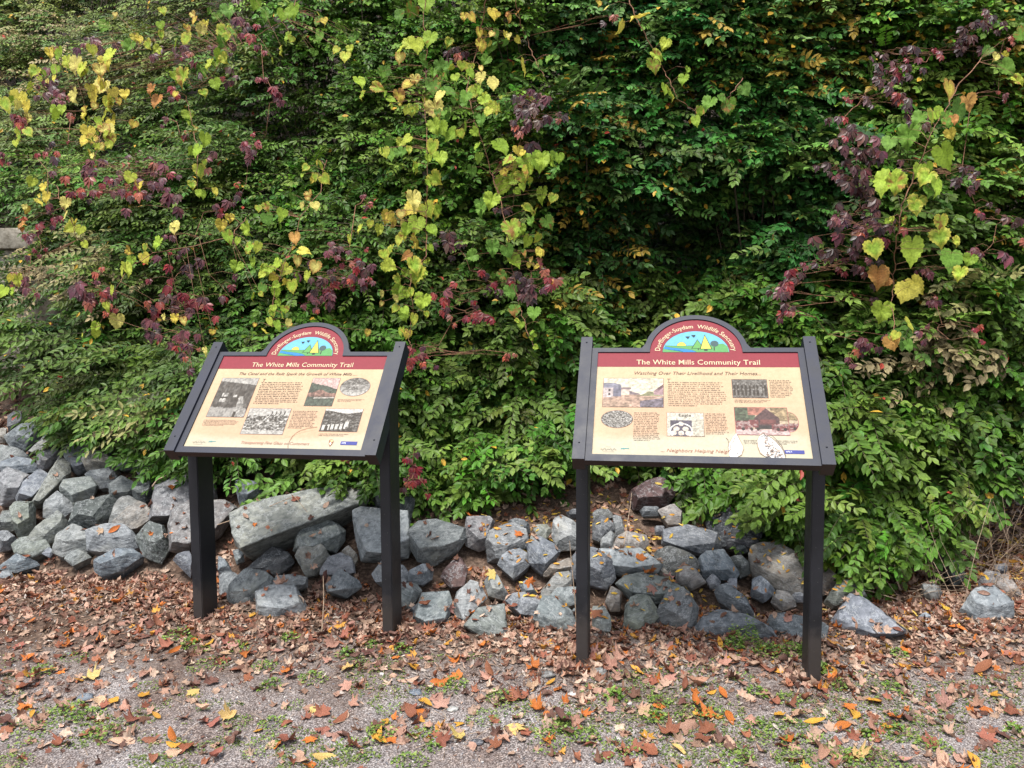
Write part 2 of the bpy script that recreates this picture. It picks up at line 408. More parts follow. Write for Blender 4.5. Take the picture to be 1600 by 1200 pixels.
def pic_street(U, V):
    c = np.zeros(U.shape+(3,)); c[:] = lin((214, 206, 172)); n = np.clip((fbm(U*24, V*18, 5, 3)-.5)*2+.5, 0, 1)
    road = V < .38+.04*np.sin(U*3); c[road] = (lin((196, 150, 120))[None]*(.6+.7*n[road][:, None]))
    g = (V < .26-.25*(U-.2)**2) & (U < .45); c[g] = c[g]*.75+lin((120, 110, 60))*.2
    dk = (V < .34-1.1*(1-U)) | ((V < .2+.3*(U-.6)) & (U > .62)); c[dk] = lin((104, 92, 112))*(.5+n[dk][:, None])
    hill = (V > .38) & (V < .38+.16*np.exp(-((U-.78)/.12)**2)); c[hill] = lin((140, 140, 84))
    h1 = (U < .17) & (V < .68) & (V > .33); c[h1] = lin((206, 186, 184))
    h1b = (U >= .17) & (U < .3) & (V > .35) & (V < .8-.9*abs(U-.235)); c[h1b] = lin((104, 104, 132))
    rf = (U < .29) & (V > .66) & (V < .82-.5*np.maximum(0, U-.2)) ; c[rf] = lin((122, 124, 148))
    for a, b in ((.1, .58), (.1, .44)): w_ = (abs(U-a) < .018) & (abs(V-b) < .04); c[w_] = lin((60, 50, 60))
    h2 = (U > .3) & (U < .46) & (V > .45) & (V < .68); c[h2] = lin((222, 196, 176)); r2 = h2 & (V > .6); c[r2] = lin((128, 104, 110))
    h3 = (U > .44) & (U < .62) & (V > .42) & (V < .56-.6*(U-.44)); c[h3] = lin((128, 108, 120))*(.6+.8*n[h3][:, None])
    h4 = (U > .84) & (V > .42) & (V < .55+1.6*(U-.84)); c[h4] = lin((170, 124, 134)); r4 = h4 & (V > .42+1.6*(U-.84)+.02) & (V > .6); c[r4] = lin((108, 62, 72))
    return c
def pic_bw(kind):
    def f(U, V):
        n = np.clip((fbm(U*16, V*14, kind*7)-.5)*1.9+.5, 0, 1); n2 = np.clip((fbm(U*30, V*26, kind*5+1, 2)-.5)*1.9+.5, 0, 1); g = .25+.5*n
        if kind == 1:   # valley with reflected houses
            g = np.where(V > .92-.1*U, .78, .16+.28*n+.2*(V-.5)*(V > .5)); g = np.where(V < .22-.05*U+.06*n, .68, g)
            p = (abs(U-(.72+.25*(.5-V))) < .05+.16*np.maximum(0, .55-V)) & (V < .52); g = np.where(p, .5+.35*n2, g)
            g = np.where((V < .14) & (U > .68) & (U < .74), .1, g)
            for a, b, s in ((.26, .56, .085), (.24, .42, .08), (.55, .53, .05)): g = np.where((abs(U-a) < s) & (abs(V-b) < s*.55), .55+.5*n2, g)
        elif kind == 2:  # works with smoke
            g = np.where(V > .7+.06*n, .82, .1+.85*n2); g = np.where(V < .15, .8, g)
            st = (np.sin(V*40+U*4) > .3) & (V < .5); g = np.where(st & (V > .15), g*.55+.3, g)
            for k in range(4):
                q = abs(U-(.5+.1*k+.12*np.sin((V-.6)*6)-.15*(V-.6))) < .013; g = np.where(q & (V > .55) & (V < .9), .25, g)
        elif kind == 3:  # white mill buildings
            g = np.where(V > .86+.06*np.cos(U*5), .95, .12+.45*n2*n*1.6); b = (V < .26+.14*U) & (V > .04+.12*U) & (U < .66)
            g = np.where(b, .92, g); g = np.where(b & (np.sin(U*55) > .55), .15, g); g = np.where((abs(U-.68) < .05) & (V > .2) & (V < .44), .95, g)
            g = np.where((abs(U-.16) < .045) & (V < .24), .08, g)
        elif kind == 4:  # canal oval
            g = .55+.3*n; g = np.where(V > .62+.1*(U-.5), .3+.4*n2, g); g = np.where((abs(V-.42) < .1) & (U > .2) & (U < .6), .25+.5*n2, g); g = np.where(V < .2, .8, g)
        elif kind == 5:  # people in a row
            g = .28+.3*n; rows = (np.abs(((U*9) % 1)-.5) < .28) & (V > .12) & (V < .72+.06*np.sin(U*40)); g = np.where(rows, .06+.16*n2, g)
            hd = (((((U*9) % 1)-.5)/.2)**2+((V-.74)/.06)**2 < 1) | (((((U*7+.3) % 1)-.5)/.17)**2+((V-.45)/.05)**2 < 1); g = np.where(hd, .6, g)
            g = np.where((abs(U-.8) < .05) & (V > .25) & (V < .6), .6, g)
        elif kind == 6:  # aerial town
            g = .05+1.1*np.abs(n2-.5)*2*.7+.15*n; g = np.where(np.abs(np.sin((U*1.2+V)*14)) < .18, .75, g)
        g = np.clip(g, 0, 1); tint = lin((235, 232, 222))/lin((255, 255, 255))
        return g[..., None]**2.3*tint*.62
    return f
def pic_hill(U, V):
    n = np.clip((fbm(U*14, V*16, 3, 3)-.5)*2+.5, 0, 1); c = np.zeros(U.shape+(3,)); c[:] = lin((206, 164, 150)); c += ((U*.15)[..., None])*lin((120, 120, 170))
    h = V < .82-.22*U+.05*n; c[h] = lin((62, 82, 66))*(.5+n[h][:, None]); b = (V > .32) & (V < .46+.12*np.exp(-((U-.42)/.2)**2)); c[b] = lin((150, 100, 80))*(.4+1.1*n[b][:, None])
    r = (abs(V-.27-.03*U) < .018) & (U > .25); c[r] = lin((196, 180, 168)); g = V < .24; c[g] = lin((66, 86, 70))*(.6+.7*n[g][:, None]); return c
def pic_barn(U, V):
    n = np.clip((fbm(U*16, V*14, 8, 3)-.5)*2+.5, 0, 1); c = np.zeros(U.shape+(3,)); c[:] = lin((196, 168, 124)); t = (U < .38) & (V > .45); c[t] = lin((70, 92, 62))*(.4+1.2*n[t][:, None])
    t = (U > .25) & (U < .6) & (V > .72); c[t] = lin((176, 92, 62))*(.6+.7*n[t][:, None]); t = (U > .68) & (V > .5); c[t] = lin((160, 132, 76))*(.4+1.1*n[t][:, None])
    b = (abs(U-.6) < .24) & (V > .2) & (V < .97-1.5*abs(U-.6)); c[b] = lin((84, 44, 52)); d = b & (abs(U-.62) < .15) & (V > .38) & (V < .56); c[d] = lin((118, 40, 42))
    d = b & (V < .34) & (abs(U-.6) < .2); c[d] = lin((36, 34, 44)); g = V < .2; c[g] = lin((206, 168, 164))
    for a, bb, w_, h in ((.14, .34, .14, .16), (.34, .4, .09, .14), (.84, .26, .16, .13)): q = (abs(U-a) < w_) & (abs(V-bb) < h); c[q] = np.where((n[q] > .62)[:, None], lin((170, 130, 126)), lin((128, 34, 42)))
    for a in (.14, .3, .42, .8, .93): q = ((U-a)/.03)**2+((V-.2)/.06)**2 < 1; c[q] = lin((30, 26, 30))
    return c
def pic_news(U, V):
    c = np.zeros(U.shape+(3,)); c[:] = lin((208, 202, 178)); n = fbm(U*60, V*60, 4); t = (U > .7) & (V < .72); c[t] = lin((200, 192, 166))*(.8+.3*n[t][:, None])
    p = (U > .08) & (U < .68) & (V < .68); c[p] = lin((72, 66, 96))
    q = ((U-.38)/.07)**2+((V-.52)/.09)**2 < 1; c[q] = lin((230, 214, 190))
    for a, b in ((.25, .3), (.5, .3), (.17, .12), (.38, .12), (.58, .12)): q = ((U-a)/.085)**2+((V-b)/.1)**2 < 1; c[q] = lin((222, 204, 180))
    q = abs(np.hypot((U-.38)/1.0, (V-.2)/1.1)-.3) < .02; c[q & p] = lin((236, 232, 222)); return c

class Sign:
    def __init__(s, x, y, yaw, zoff, label):
        zr = float(gz(x+.25*math.sin(-yaw), y+.25)); s.zb = .976+zoff-zr
        s.root = empty('information_sign', (x, y, zr), label, 'sign'); s.root.rotation_euler = (0, 0, yaw)
    def P(s, U, V, w):
        U = np.asarray(U, float); V = np.asarray(V, float)
        return np.stack([U, V*cT-w*sT, s.zb+V*sT+w*cT+0*U], -1)
    def flat(s, name, items, w, parent, mat=None):
        """items: [(V2, tris, rgb)]"""
        parts = [(s.P(v[:, 0], v[:, 1], w+.00012*i), np.asarray(f), np.repeat(lin(c)[None], len(v), 0)) for i, (v, f, c) in enumerate(items)]
        V, Fc, C = merge(parts); return big(name, V, Fc, mat or M_print, parent, C)
    def raster(s, name, u0, v0, u1, v1, fn, nx, ny, w, parent, ellipse=False, line=(96, 66, 52)):
        if line: nx, ny = int(nx*1.6), int(ny*1.6); f0 = fn; fn = lambda A, B: (f0(A, B)*.52+.30*f0(A, B).mean(-1, keepdims=True)+.16*lin((150, 132, 112))*.6)*(.35+1.15*fbm(A*26, B*22, 77, 3))[..., None]*(1.0 if 'bw' in f0.__qualname__ else .72)
        U, V = np.meshgrid(np.linspace(0, 1, nx), np.linspace(0, 1, ny)); C = fn(U, V).reshape(-1, 3)
        if ellipse:
            a = U*2-1; b = V*2-1; U2 = a*np.sqrt(1-b*b/2); V2 = b*np.sqrt(1-a*a/2); U, V = (U2+1)/2, (V2+1)/2
            C = fn(U, V).reshape(-1, 3)
        i = (np.arange(ny-1)[:, None]*nx+np.arange(nx-1)[None]).ravel(); Fq = np.stack([i, i+1, i+nx+1, i+nx], -1)
        o = big(name, s.P((u0+U*(u1-u0)).ravel(), (v0+V*(v1-v0)).ravel(), w), Fq, M_print, parent, np.clip(C, 0, 1))
        if line:
            e = .0016; cu, cv = (u0+u1)/2, (v0+v1)/2
            it = ell(cu, cv, (u1-u0)/2+e, (v1-v0)/2+e) if ellipse else quads([(u0-e, v0-e, u1+e, v1+e)])
            s.flat('picture_border', [(*it, line)], w-.0003, o)
        return o
    def prism(s, name, outline, w0, w1, mat, parent, holes=None, under=None):
        """extrude an outline (or a ring between outline and holes, same count) from w0 to w1"""
        n = len(outline); a = np.array(outline); bm = bmesh.new()
        def ring(p, w): return [bm.verts.new(q) for q in s.P(p[:, 0], p[:, 1], w)]
        A1, A0 = ring(a, w1), ring(a, w0)
        if holes is None: bm.faces.new(A1); bm.faces.new(A0[::-1])
        else:
            h = np.array(holes); B1, B0 = ring(h, w1), ring(h, w0)
        for i in range(n):
            j = (i+1) % n
            f = bm.faces.new((A0[i], A0[j], A1[j], A1[i]))
            if under is not None and abs(a[i][1]-under) < .001 and abs(a[j][1]-under) < .001: f.material_index = 1
            if holes is not None:
                bm.faces.new((A1[i], A1[j], B1[j], B1[i])); bm.faces.new((B1[i], B1[j], B0[j], B0[i])); bm.faces.new((B0[i], B0[j], A0[j], A0[i]))
        bmesh.ops.recalc_face_normals(bm, faces=bm.faces)
        return bm_obj(name, bm, [mat, M_under] if under is not None else mat, parent, 35)

def build_sign(S, left):
    R = S.root; na = 28
    inner = [(-PW/2, 0), (PW/2, 0), (PW/2, AV)]+[(AR, AV)]+arc(AR, AV, 0, math.pi, na)[1:-1]+[(-AR, AV), (-PW/2, AV)]
    fo = .478; to = .606; Ro = .236
    a0 = math.asin((to-AV)/Ro)
    outer = [(-fo, -.034), (fo, -.034), (fo, to)]+[(Ro*math.cos(a0)+.012, to)]+arc(Ro, AV, a0, math.pi-a0, na)[1:-1]+[(-Ro*math.cos(a0)-.012, to), (-fo, to)]
    # the board carries the printed face and the things printed on it
    board = S.prism('board', inner, -.02, -.0008, M_under, R)
    def paper(U, V):
        n = fbm(U*6, V*4, 2+left); v = V/(.577); m = fbm(U*3+4, V*3, 5+left)
        top = lin((172, 151, 121)); mid = lin((168, 141, 115)); bot = lin((162, 156, 137))
        t = np.clip((V-.45), 0, 1)*1.8; c = mid*(1-t[..., None])+top*t[..., None]
        edge = .26+.14*np.sin(U*3.2+(1.2 if left else 0))*(-1 if left else 1)*(U-.5)+.16*(m-.5)
        if left: edge = .10+.22*np.abs(U-.42)+.12*(m-.5)
        k = np.clip((edge-V)/.07, 0, 1)[..., None]; c = c*(1-k)+bot*k
        lt = np.clip(1-np.minimum(U, 1-U)/.09, 0, 1)[..., None]*.5; c = c*(1-lt)+lin((168, 155, 126))*lt
        sm = np.clip((fbm(U*9+3, V*2.2, 40+left)-.55)*3, 0, 1)[..., None]; return c*(.93+.12*n[..., None])*(1-.07*sm)
    S.raster('printed_sheet', -PW/2, 0, PW/2, .497, paper, 100, 60, 0, board, line=None)
    v, f = quads([(-PW/2, .494, PW/2, AV)]); v2, f2 = fan([(0, AV-.001)]+arc(AR, AV-.001, 0, math.pi, na))
    S.flat('header_band', [(v, f, (116, 35, 46)), (v2, f2, (116, 35, 46))], .0008, board)
    # emblem
    ew, eh, ev = .150, .131, .584; EL = lambda k, a: (ew*k*math.cos(a), ev+eh*k*math.sin(a))
    def clip(pts): # keep inside the half ellipse
        out = []
        for u_, v_ in pts:
            v_ = max(v_, ev); r = math.hypot(u_/ew, (v_-ev)/eh)
            if r > 1: u_, v_ = u_/r, ev+(v_-ev)/r
            out.append((u_, v_))
        return out
    half = fan([(0, ev)]+[EL(1, a) for a in np.linspace(0, math.pi, 40)])
    halfo = fan([(0, ev-.0022)]+[(u_*1.015, (v_-ev)*1.02+ev-.0022) for u_, v_ in [EL(1, a) for a in np.linspace(0, math.pi, 40)]])
    g1 = clip([(x, .584+y) for x, y in [(-.15, .04), (-.10, .045), (0, .042), (.06, .04), (.1, .052), (.15, .058)]])
    g1 = clip([(-.15, ev), (.15, ev)])+g1[::-1]
    x = lambda px: (px-820)/1600*170/1.0*.9/311.5  # zoom pixel -> metres across
    y = lambda py: ev+(570-py)/9.41*.9/311.5*1.27
    g2 = clip([(x(330), y(570)), (x(1305), y(570)), (x(1290), y(480)), (x(1230), y(435)), (x(1100), y(450)), (x(900), y(470)), (x(720), y(470)), (x(370), y(465)), (x(340), y(510))])
    riv = clip([(x(345), y(520)), (x(365), y(482)), (x(480), y(505)), (x(640), y(520)), (x(760), y(540)), (x(830), y(570)), (x(640), y(570)), (x(600), y(548)), (x(470), y(532))])
    it = [(*halfo, (50, 44, 40)), (*half, (88, 150, 178)),
          (*fan([(x(612)+.0222*math.cos(a), y(478)+.0275*math.sin(a)) for a in np.linspace(0, math.pi, 20)]), (52, 60, 40)),
          (*fan([(x(612)+.0205*math.cos(a), y(478)+.0255*math.sin(a)) for a in np.linspace(0, math.pi, 20)]), (204, 178, 72)),
          (*fan(g2), (76, 132, 76)), (*fan(riv), (32, 108, 166)),
          (*stroke([(x(365), y(465)), (x(540), y(478)), (x(720), y(468)), (x(880), y(470))], .0012), (40, 70, 50)),
          (*stroke([(x(360), y(478)), (x(480), y(502)), (x(640), y(515)), (x(760), y(535)), (x(825), y(566))], .0012), (30, 60, 90)),
          (*ell(x(1100), y(437), .0185, .0185, 24), (52, 74, 76)), (*quads([(x(1085), y(545), x(1103), y(490)), (x(850), y(540), x(868), y(512)), (x(945), y(553), x(995), y(525))]), (44, 54, 44)),
          (*fan([(x(755), y(514)), (x(945), y(514)), (x(851), y(366))]), (34, 60, 34)), (*fan([(x(772), y(510)), (x(930), y(510)), (x(851), y(378))]), (82, 136, 72)),
          (*fan([(x(880), y(526)), (x(1066), y(526)), (x(962), y(288))]), (40, 54, 26)), (*fan([(x(895), y(520)), (x(1050), y(520)), (x(962), y(306))]), (168, 170, 74))]
    for bx, by in ((705, 335), (793, 312)):
        it.append((*fan([(x(bx-34), y(by-12)), (x(bx), y(by+22)), (x(bx+12), y(by+22)), (x(bx+34), y(by-14)), (x(bx+14), y(by-4)), (x(bx), y(by-10))]), (26, 40, 44)))
    S.flat('emblem', it, .0012, board)
    # lettering
    CR = (190, 175, 144); BR = (88, 66, 54); TX_ = (82, 70, 62)
    items = [(*text_fit('The White Mills Community Trail', -.270, .281, .507, .0285, bold=.003, space=1.03), CR)]
    # name bent round the arch
    V, Fc = text_mesh('Dorflinger-Suydam  Wildlife Sanctuary', bold=.006, space=1.05); x0, x1 = V[:, 0].min(), V[:, 0].max()
    cap = .0235; sc_ = cap/CAP if CAP else .032
    ra, rb = .163, .150; th = np.linspace(math.pi*.985, math.pi*.015, 400); cx, cy = ra*np.cos(th), ev+rb*np.sin(th)
    sl = np.concatenate([[0], np.cumsum(np.hypot(np.diff(cx), np.diff(cy)))]); tt = (V[:, 0]-x0)/(x1-x0)*sl[-1]
    px_, py_ = np.interp(tt, sl, cx), np.interp(tt, sl, cy); a = np.interp(tt, sl, th); nx_, ny_ = np.cos(a)/ra, np.sin(a)/rb; l = np.hypot(nx_, ny_)
    items.append((np.stack([px_+nx_/l*V[:, 1]*sc_, py_+ny_/l*V[:, 1]*sc_], -1), Fc, CR))
    S.flat('lettering', items[:1], .0026, board); S.flat('arch_lettering', items[1:], .0026, board)
    def sub(name, its, w=.0014): S.flat(name, its, w, board)
    it = .28
    if left:
        sub('subtitle', [(*text_fit('The Canal and the Rails Spark the Growth of White Mills ....', -.320, .318, .4525, .0175, shear=it, bold=.002), BR),
                         (*text_fit('Transporting Fine Glass to Customers', -.160, .186, .0245, .0165, shear=it, bold=.0), (150, 104, 86))])
        P1 = [(-.178, .072, .264, .420, 14, 1), ]
        sub('body_text', [(*para(-.180, .068, .264, .409, 13, 1), TX_), (*text_fit('T', -.178, -.162, .408, .019), TX_),
                          (*para(-.405, -.212, .127, .166, 5, 2), TX_), (*para(.047, .184, .119, .228, 12, 3), TX_),
                          (*para(.256, .396, .284, .303, 3, 4), TX_), (*para(.214, .382, .078, .095, 2, 5), TX_)])
        S.raster('photograph', -.401, .183, -.201, .431, pic_bw(1), 44, 54, .0014, board)
        S.raster('photograph', .092, .258, .236, .4335, pic_hill, 36, 44, .0014, board)
        S.raster('oval_photograph', .249, .322, .403, .4365, pic_bw(4), 32, 26, .0014, board, True)
        S.raster('engraving', -.184, .083, .033, .2385, pic_bw(2), 64, 46, .0014, board)
        S.raster('photograph', .213, .107, .402, .241, pic_bw(3), 52, 36, .0014, board)
        sub('park_logo', [(*fan([(.279, .055), (.286, .0605), (.297, .059), (.302, .048), (.3, .036), (.291, .018), (.282, .034)]), (120, 84, 60)),
                          (*fan([(.285, .0575), (.297, .0575), (.3, .05), (.293, .044), (.286, .048)]), (228, 160, 118)), (*fan([(.286, .044), (.294, .040), (.291, .028), (.286, .034)]), (238, 234, 220))])
        bar = (.339, .0305, .420, .0505)
        sub('crack', [(*stroke([(.089, 0), (.0816, .0232), (.0835, .05), (.0902, .0756), (.104, .096), (.1212, .1097), (.150, .121), (.198, .131)], .0022), (120, 92, 70)),
                      (*stroke([(.04, .062), (.09, .078), (.13, .10), (.2, .118)], .001), (170, 150, 120))], .0030)
    else:
        sub('subtitle', [(*text_fit('Watching Over Their Livelihood and Their Homes...', -.278, .280, .447, .0185, shear=it, bold=.002), BR),
                         (*text_fit('... Neighbors Helping Neighbors', -.160, .172, .0225, .0165, shear=it), (140, 92, 72))])
        sub('body_text', [(*para(-.132, .128, .265, .407, 13, 11), TX_), (*text_fit('T', -.131, -.117, .406, .017), TX_),
                          (*para(-.277, -.162, .075, .232, 17, 12), TX_), (*para(.028, .125, .116, .231, 13, 13), TX_),
                          (*para(.310, .410, .319, .421, 11, 14), TX_), (*para(.155, .31, .288, .308, 3, 15), TX_), (*para(.18, .413, .070, .093, 3, 16), TX_)])
        S.raster('street_photograph', -.416, .2595, -.1485, .4245, pic_street, 70, 46, .0014, board)
        S.raster('oval_photograph', -.418, .145, -.281, .2385, pic_bw(6), 48, 34, .0014, board, True)
        S.raster('group_photograph', .152, .3178, .301, .4214, pic_bw(5), 60, 40, .0014, board)
        S.raster('oval_photograph', .340, .138, .4126, .2395, lambda U, V: pic_barn(U*.3+.7, V*.7+.1), 24, 24, .0014, board, True, (120, 50, 60))
        S.raster('fire_house_photograph', .154, .119, .3716, .2635, pic_barn, 72, 48, .0018, board, line=(130, 52, 60))
        S.raster('newspaper_clipping', -.133, .106, .022, .230, pic_news, 56, 44, .0014, board)
        sub('headline', [(*text_fit('Eagle', -.083, -.030, .2095, .0145, bold=.01), (70, 62, 56))], .0022)
        bar = (.342, .0255, .4205, .0434)
        p1 = [(.1516, .1215), (.158, .106), (.1668, .0864), (.1775, .060), (.177, .045), (.1659, .017), (.1479, .0012), (.126, .0006), (.1206, .0092), (.1205, .03), (.1164, .0506), (.122, .07), (.1322, .0858), (.142, .104)]
        p2 = [(.2392, .0876), (.246, .108), (.2591, .1231), (.278, .113), (.2985, .1017), (.314, .08), (.3285, .0545), (.336, .03), (.3404, .0008), (.31, .0012), (.2738, .0044), (.258, .012), (.2449, .0271), (.240, .055)]
        def jag(p, k): return [(a_+.0022*math.sin(i*5+k), b_+.0018*math.sin(i*3.3+k)*(b_ > .003)) for i, (a_, b_) in enumerate(p)]
        sc2 = lambda p, k: [(sum(a_ for a_, _ in p)/len(p)*(1-k)+q[0]*k, max(.0004, sum(b_ for _, b_ in p)/len(p)*(1-k)+q[1]*k)) for q in p]
        W_ = (186, 185, 183)
        soot = []
        rr = random.Random(5)
        for k in range(150):
            t = rr.random(); cu = .268+.062*rr.random(); cv = .004+.1*rr.random()
            if cv > .125-(cu-.26)*1.35 or cv < .004: continue
            s_ = .0012+.0028*rr.random(); soot.append((*ell(cu, cv, s_*1.3, s_, 6), rr.choice([(150, 132, 120), (112, 98, 90), (186, 172, 160)])))
        sub('peeled_patch', [(*fan(jag(sc2(p1, 1.07), 1)), (150, 132, 108)), (*fan(jag(p1, 2)), W_), (*stroke(jag([(.1164, .0506), (.124, .068), (.119, .09), (.109, .1)], 0), .002), (96, 80, 66)),
                            (*stroke([(.1206, .03), (.128, .045), (.125, .06), (.14, .078), (.146, .10)], .003), (120, 104, 90)), (*ell(.1530, .018, .003, .003, 8), (60, 54, 50))], .0030)
        sub('peeled_patch', [(*fan(jag(sc2(p2, 1.06), 3)), (140, 122, 98)), (*fan(jag(p2, 4)), W_)]+soot+[(*stroke([(.258, .122), (.28, .1165), (.300, .1035), (.316, .080), (.331, .055), (.338, .03), (.342, .001)], .0024), (70, 56, 48)),
                            (*stroke([(.252, .112), (.266, .118), (.27, .104), (.279, .10)], .004), (80, 68, 60))], .0030)
    sub('blue_bar', [(*quads([bar]), (52, 58, 122)), (*para(bar[0]+.006, bar[2]-.015, bar[1]+.004, bar[3]-.002, 1, 9, 0, .45), (200, 204, 224))], .0016)
    sub('partner_logo', [(*stroke([(-.414+.0045*k, .029+.006*math.sin(k*2.1)+.003*math.sin(k*5)) for k in range(16)], .0022), (104, 100, 92)), (*quads([(-.405, .0165, -.355, .0175), (-.395, .0415, -.37, .0425)]), (128, 122, 112)),
                         (*para(-.328, -.292, .026, .042, 1, 21, 0, .5), (40, 130, 140)), (*quads([(-.326, .0345, -.293, .037)]), (60, 140, 140))], .0016)
    # frame
    S.prism('frame', outer, -.030, .007, M_frame, R, inner, under=-.034)
    for sgn in (-1, 1):
        a, b = sorted((sgn*.479, sgn*.5325)); rail = S.prism('side_rail', [(a, -.0345), (b, -.0345), (b, .665), (a, .665)], -.062, .019, M_frame, R, under=-.0345)
        for vv in (.63, .05):
            bm = bmesh.new(); bmesh.ops.create_icosphere(bm, subdivisions=2, radius=1)
            c = S.P(sgn*.506, vv, .0195)
            for q in bm.verts: l = q.co.copy(); q.co = Vector(c)+Vector((l.x*.0045, l.y*.0045, l.z*.003))
            bm_obj('bolt', bm, M_frame, rail, 60)
        # rectangular post, mitred under the rail
        x0_, x1_ = sgn*.506-.027, sgn*.506+.027; y0_, y1_ = .16, .305
        ztop = lambda yy: S.zb+(yy+.0625*sT)/cT*sT-.0625*cT
        bm = bmesh.new(); vv = []
        for (a_, b_) in ((x0_, y0_), (x1_, y0_), (x1_, y1_), (x0_, y1_)):
            vv.append((bm.verts.new((a_, b_, -.35)), bm.verts.new((a_, b_, ztop(b_)))))
        for i in range(4): bm.faces.new((vv[i][0], vv[(i+1) % 4][0], vv[(i+1) % 4][1], vv[i][1]))
        bm.faces.new([q[1] for q in vv]); bm.faces.new([q[0] for q in vv][::-1])
        bmesh.ops.recalc_face_normals(bm, faces=bm.faces)
        bmesh.ops.bevel(bm, geom=[e for e in bm.edges if abs((e.verts[0].co-e.verts[1].co).normalized().z) > .9], offset=.004, segments=2, affect='EDGES')
        bm_obj('post', bm, M_post, R, 35)
S0 = Sign(-1.1427, 3.7401, -.1734, -.011, 'left sign, tilted panel about the canal and rails, thin crack near its foot')
S1 = Sign(.7823, 3.302, -.1731, .011, 'right sign headed Watching Over, with two white peeled patches at its lower right')
build_sign(S0, 1); build_sign(S1, 0)
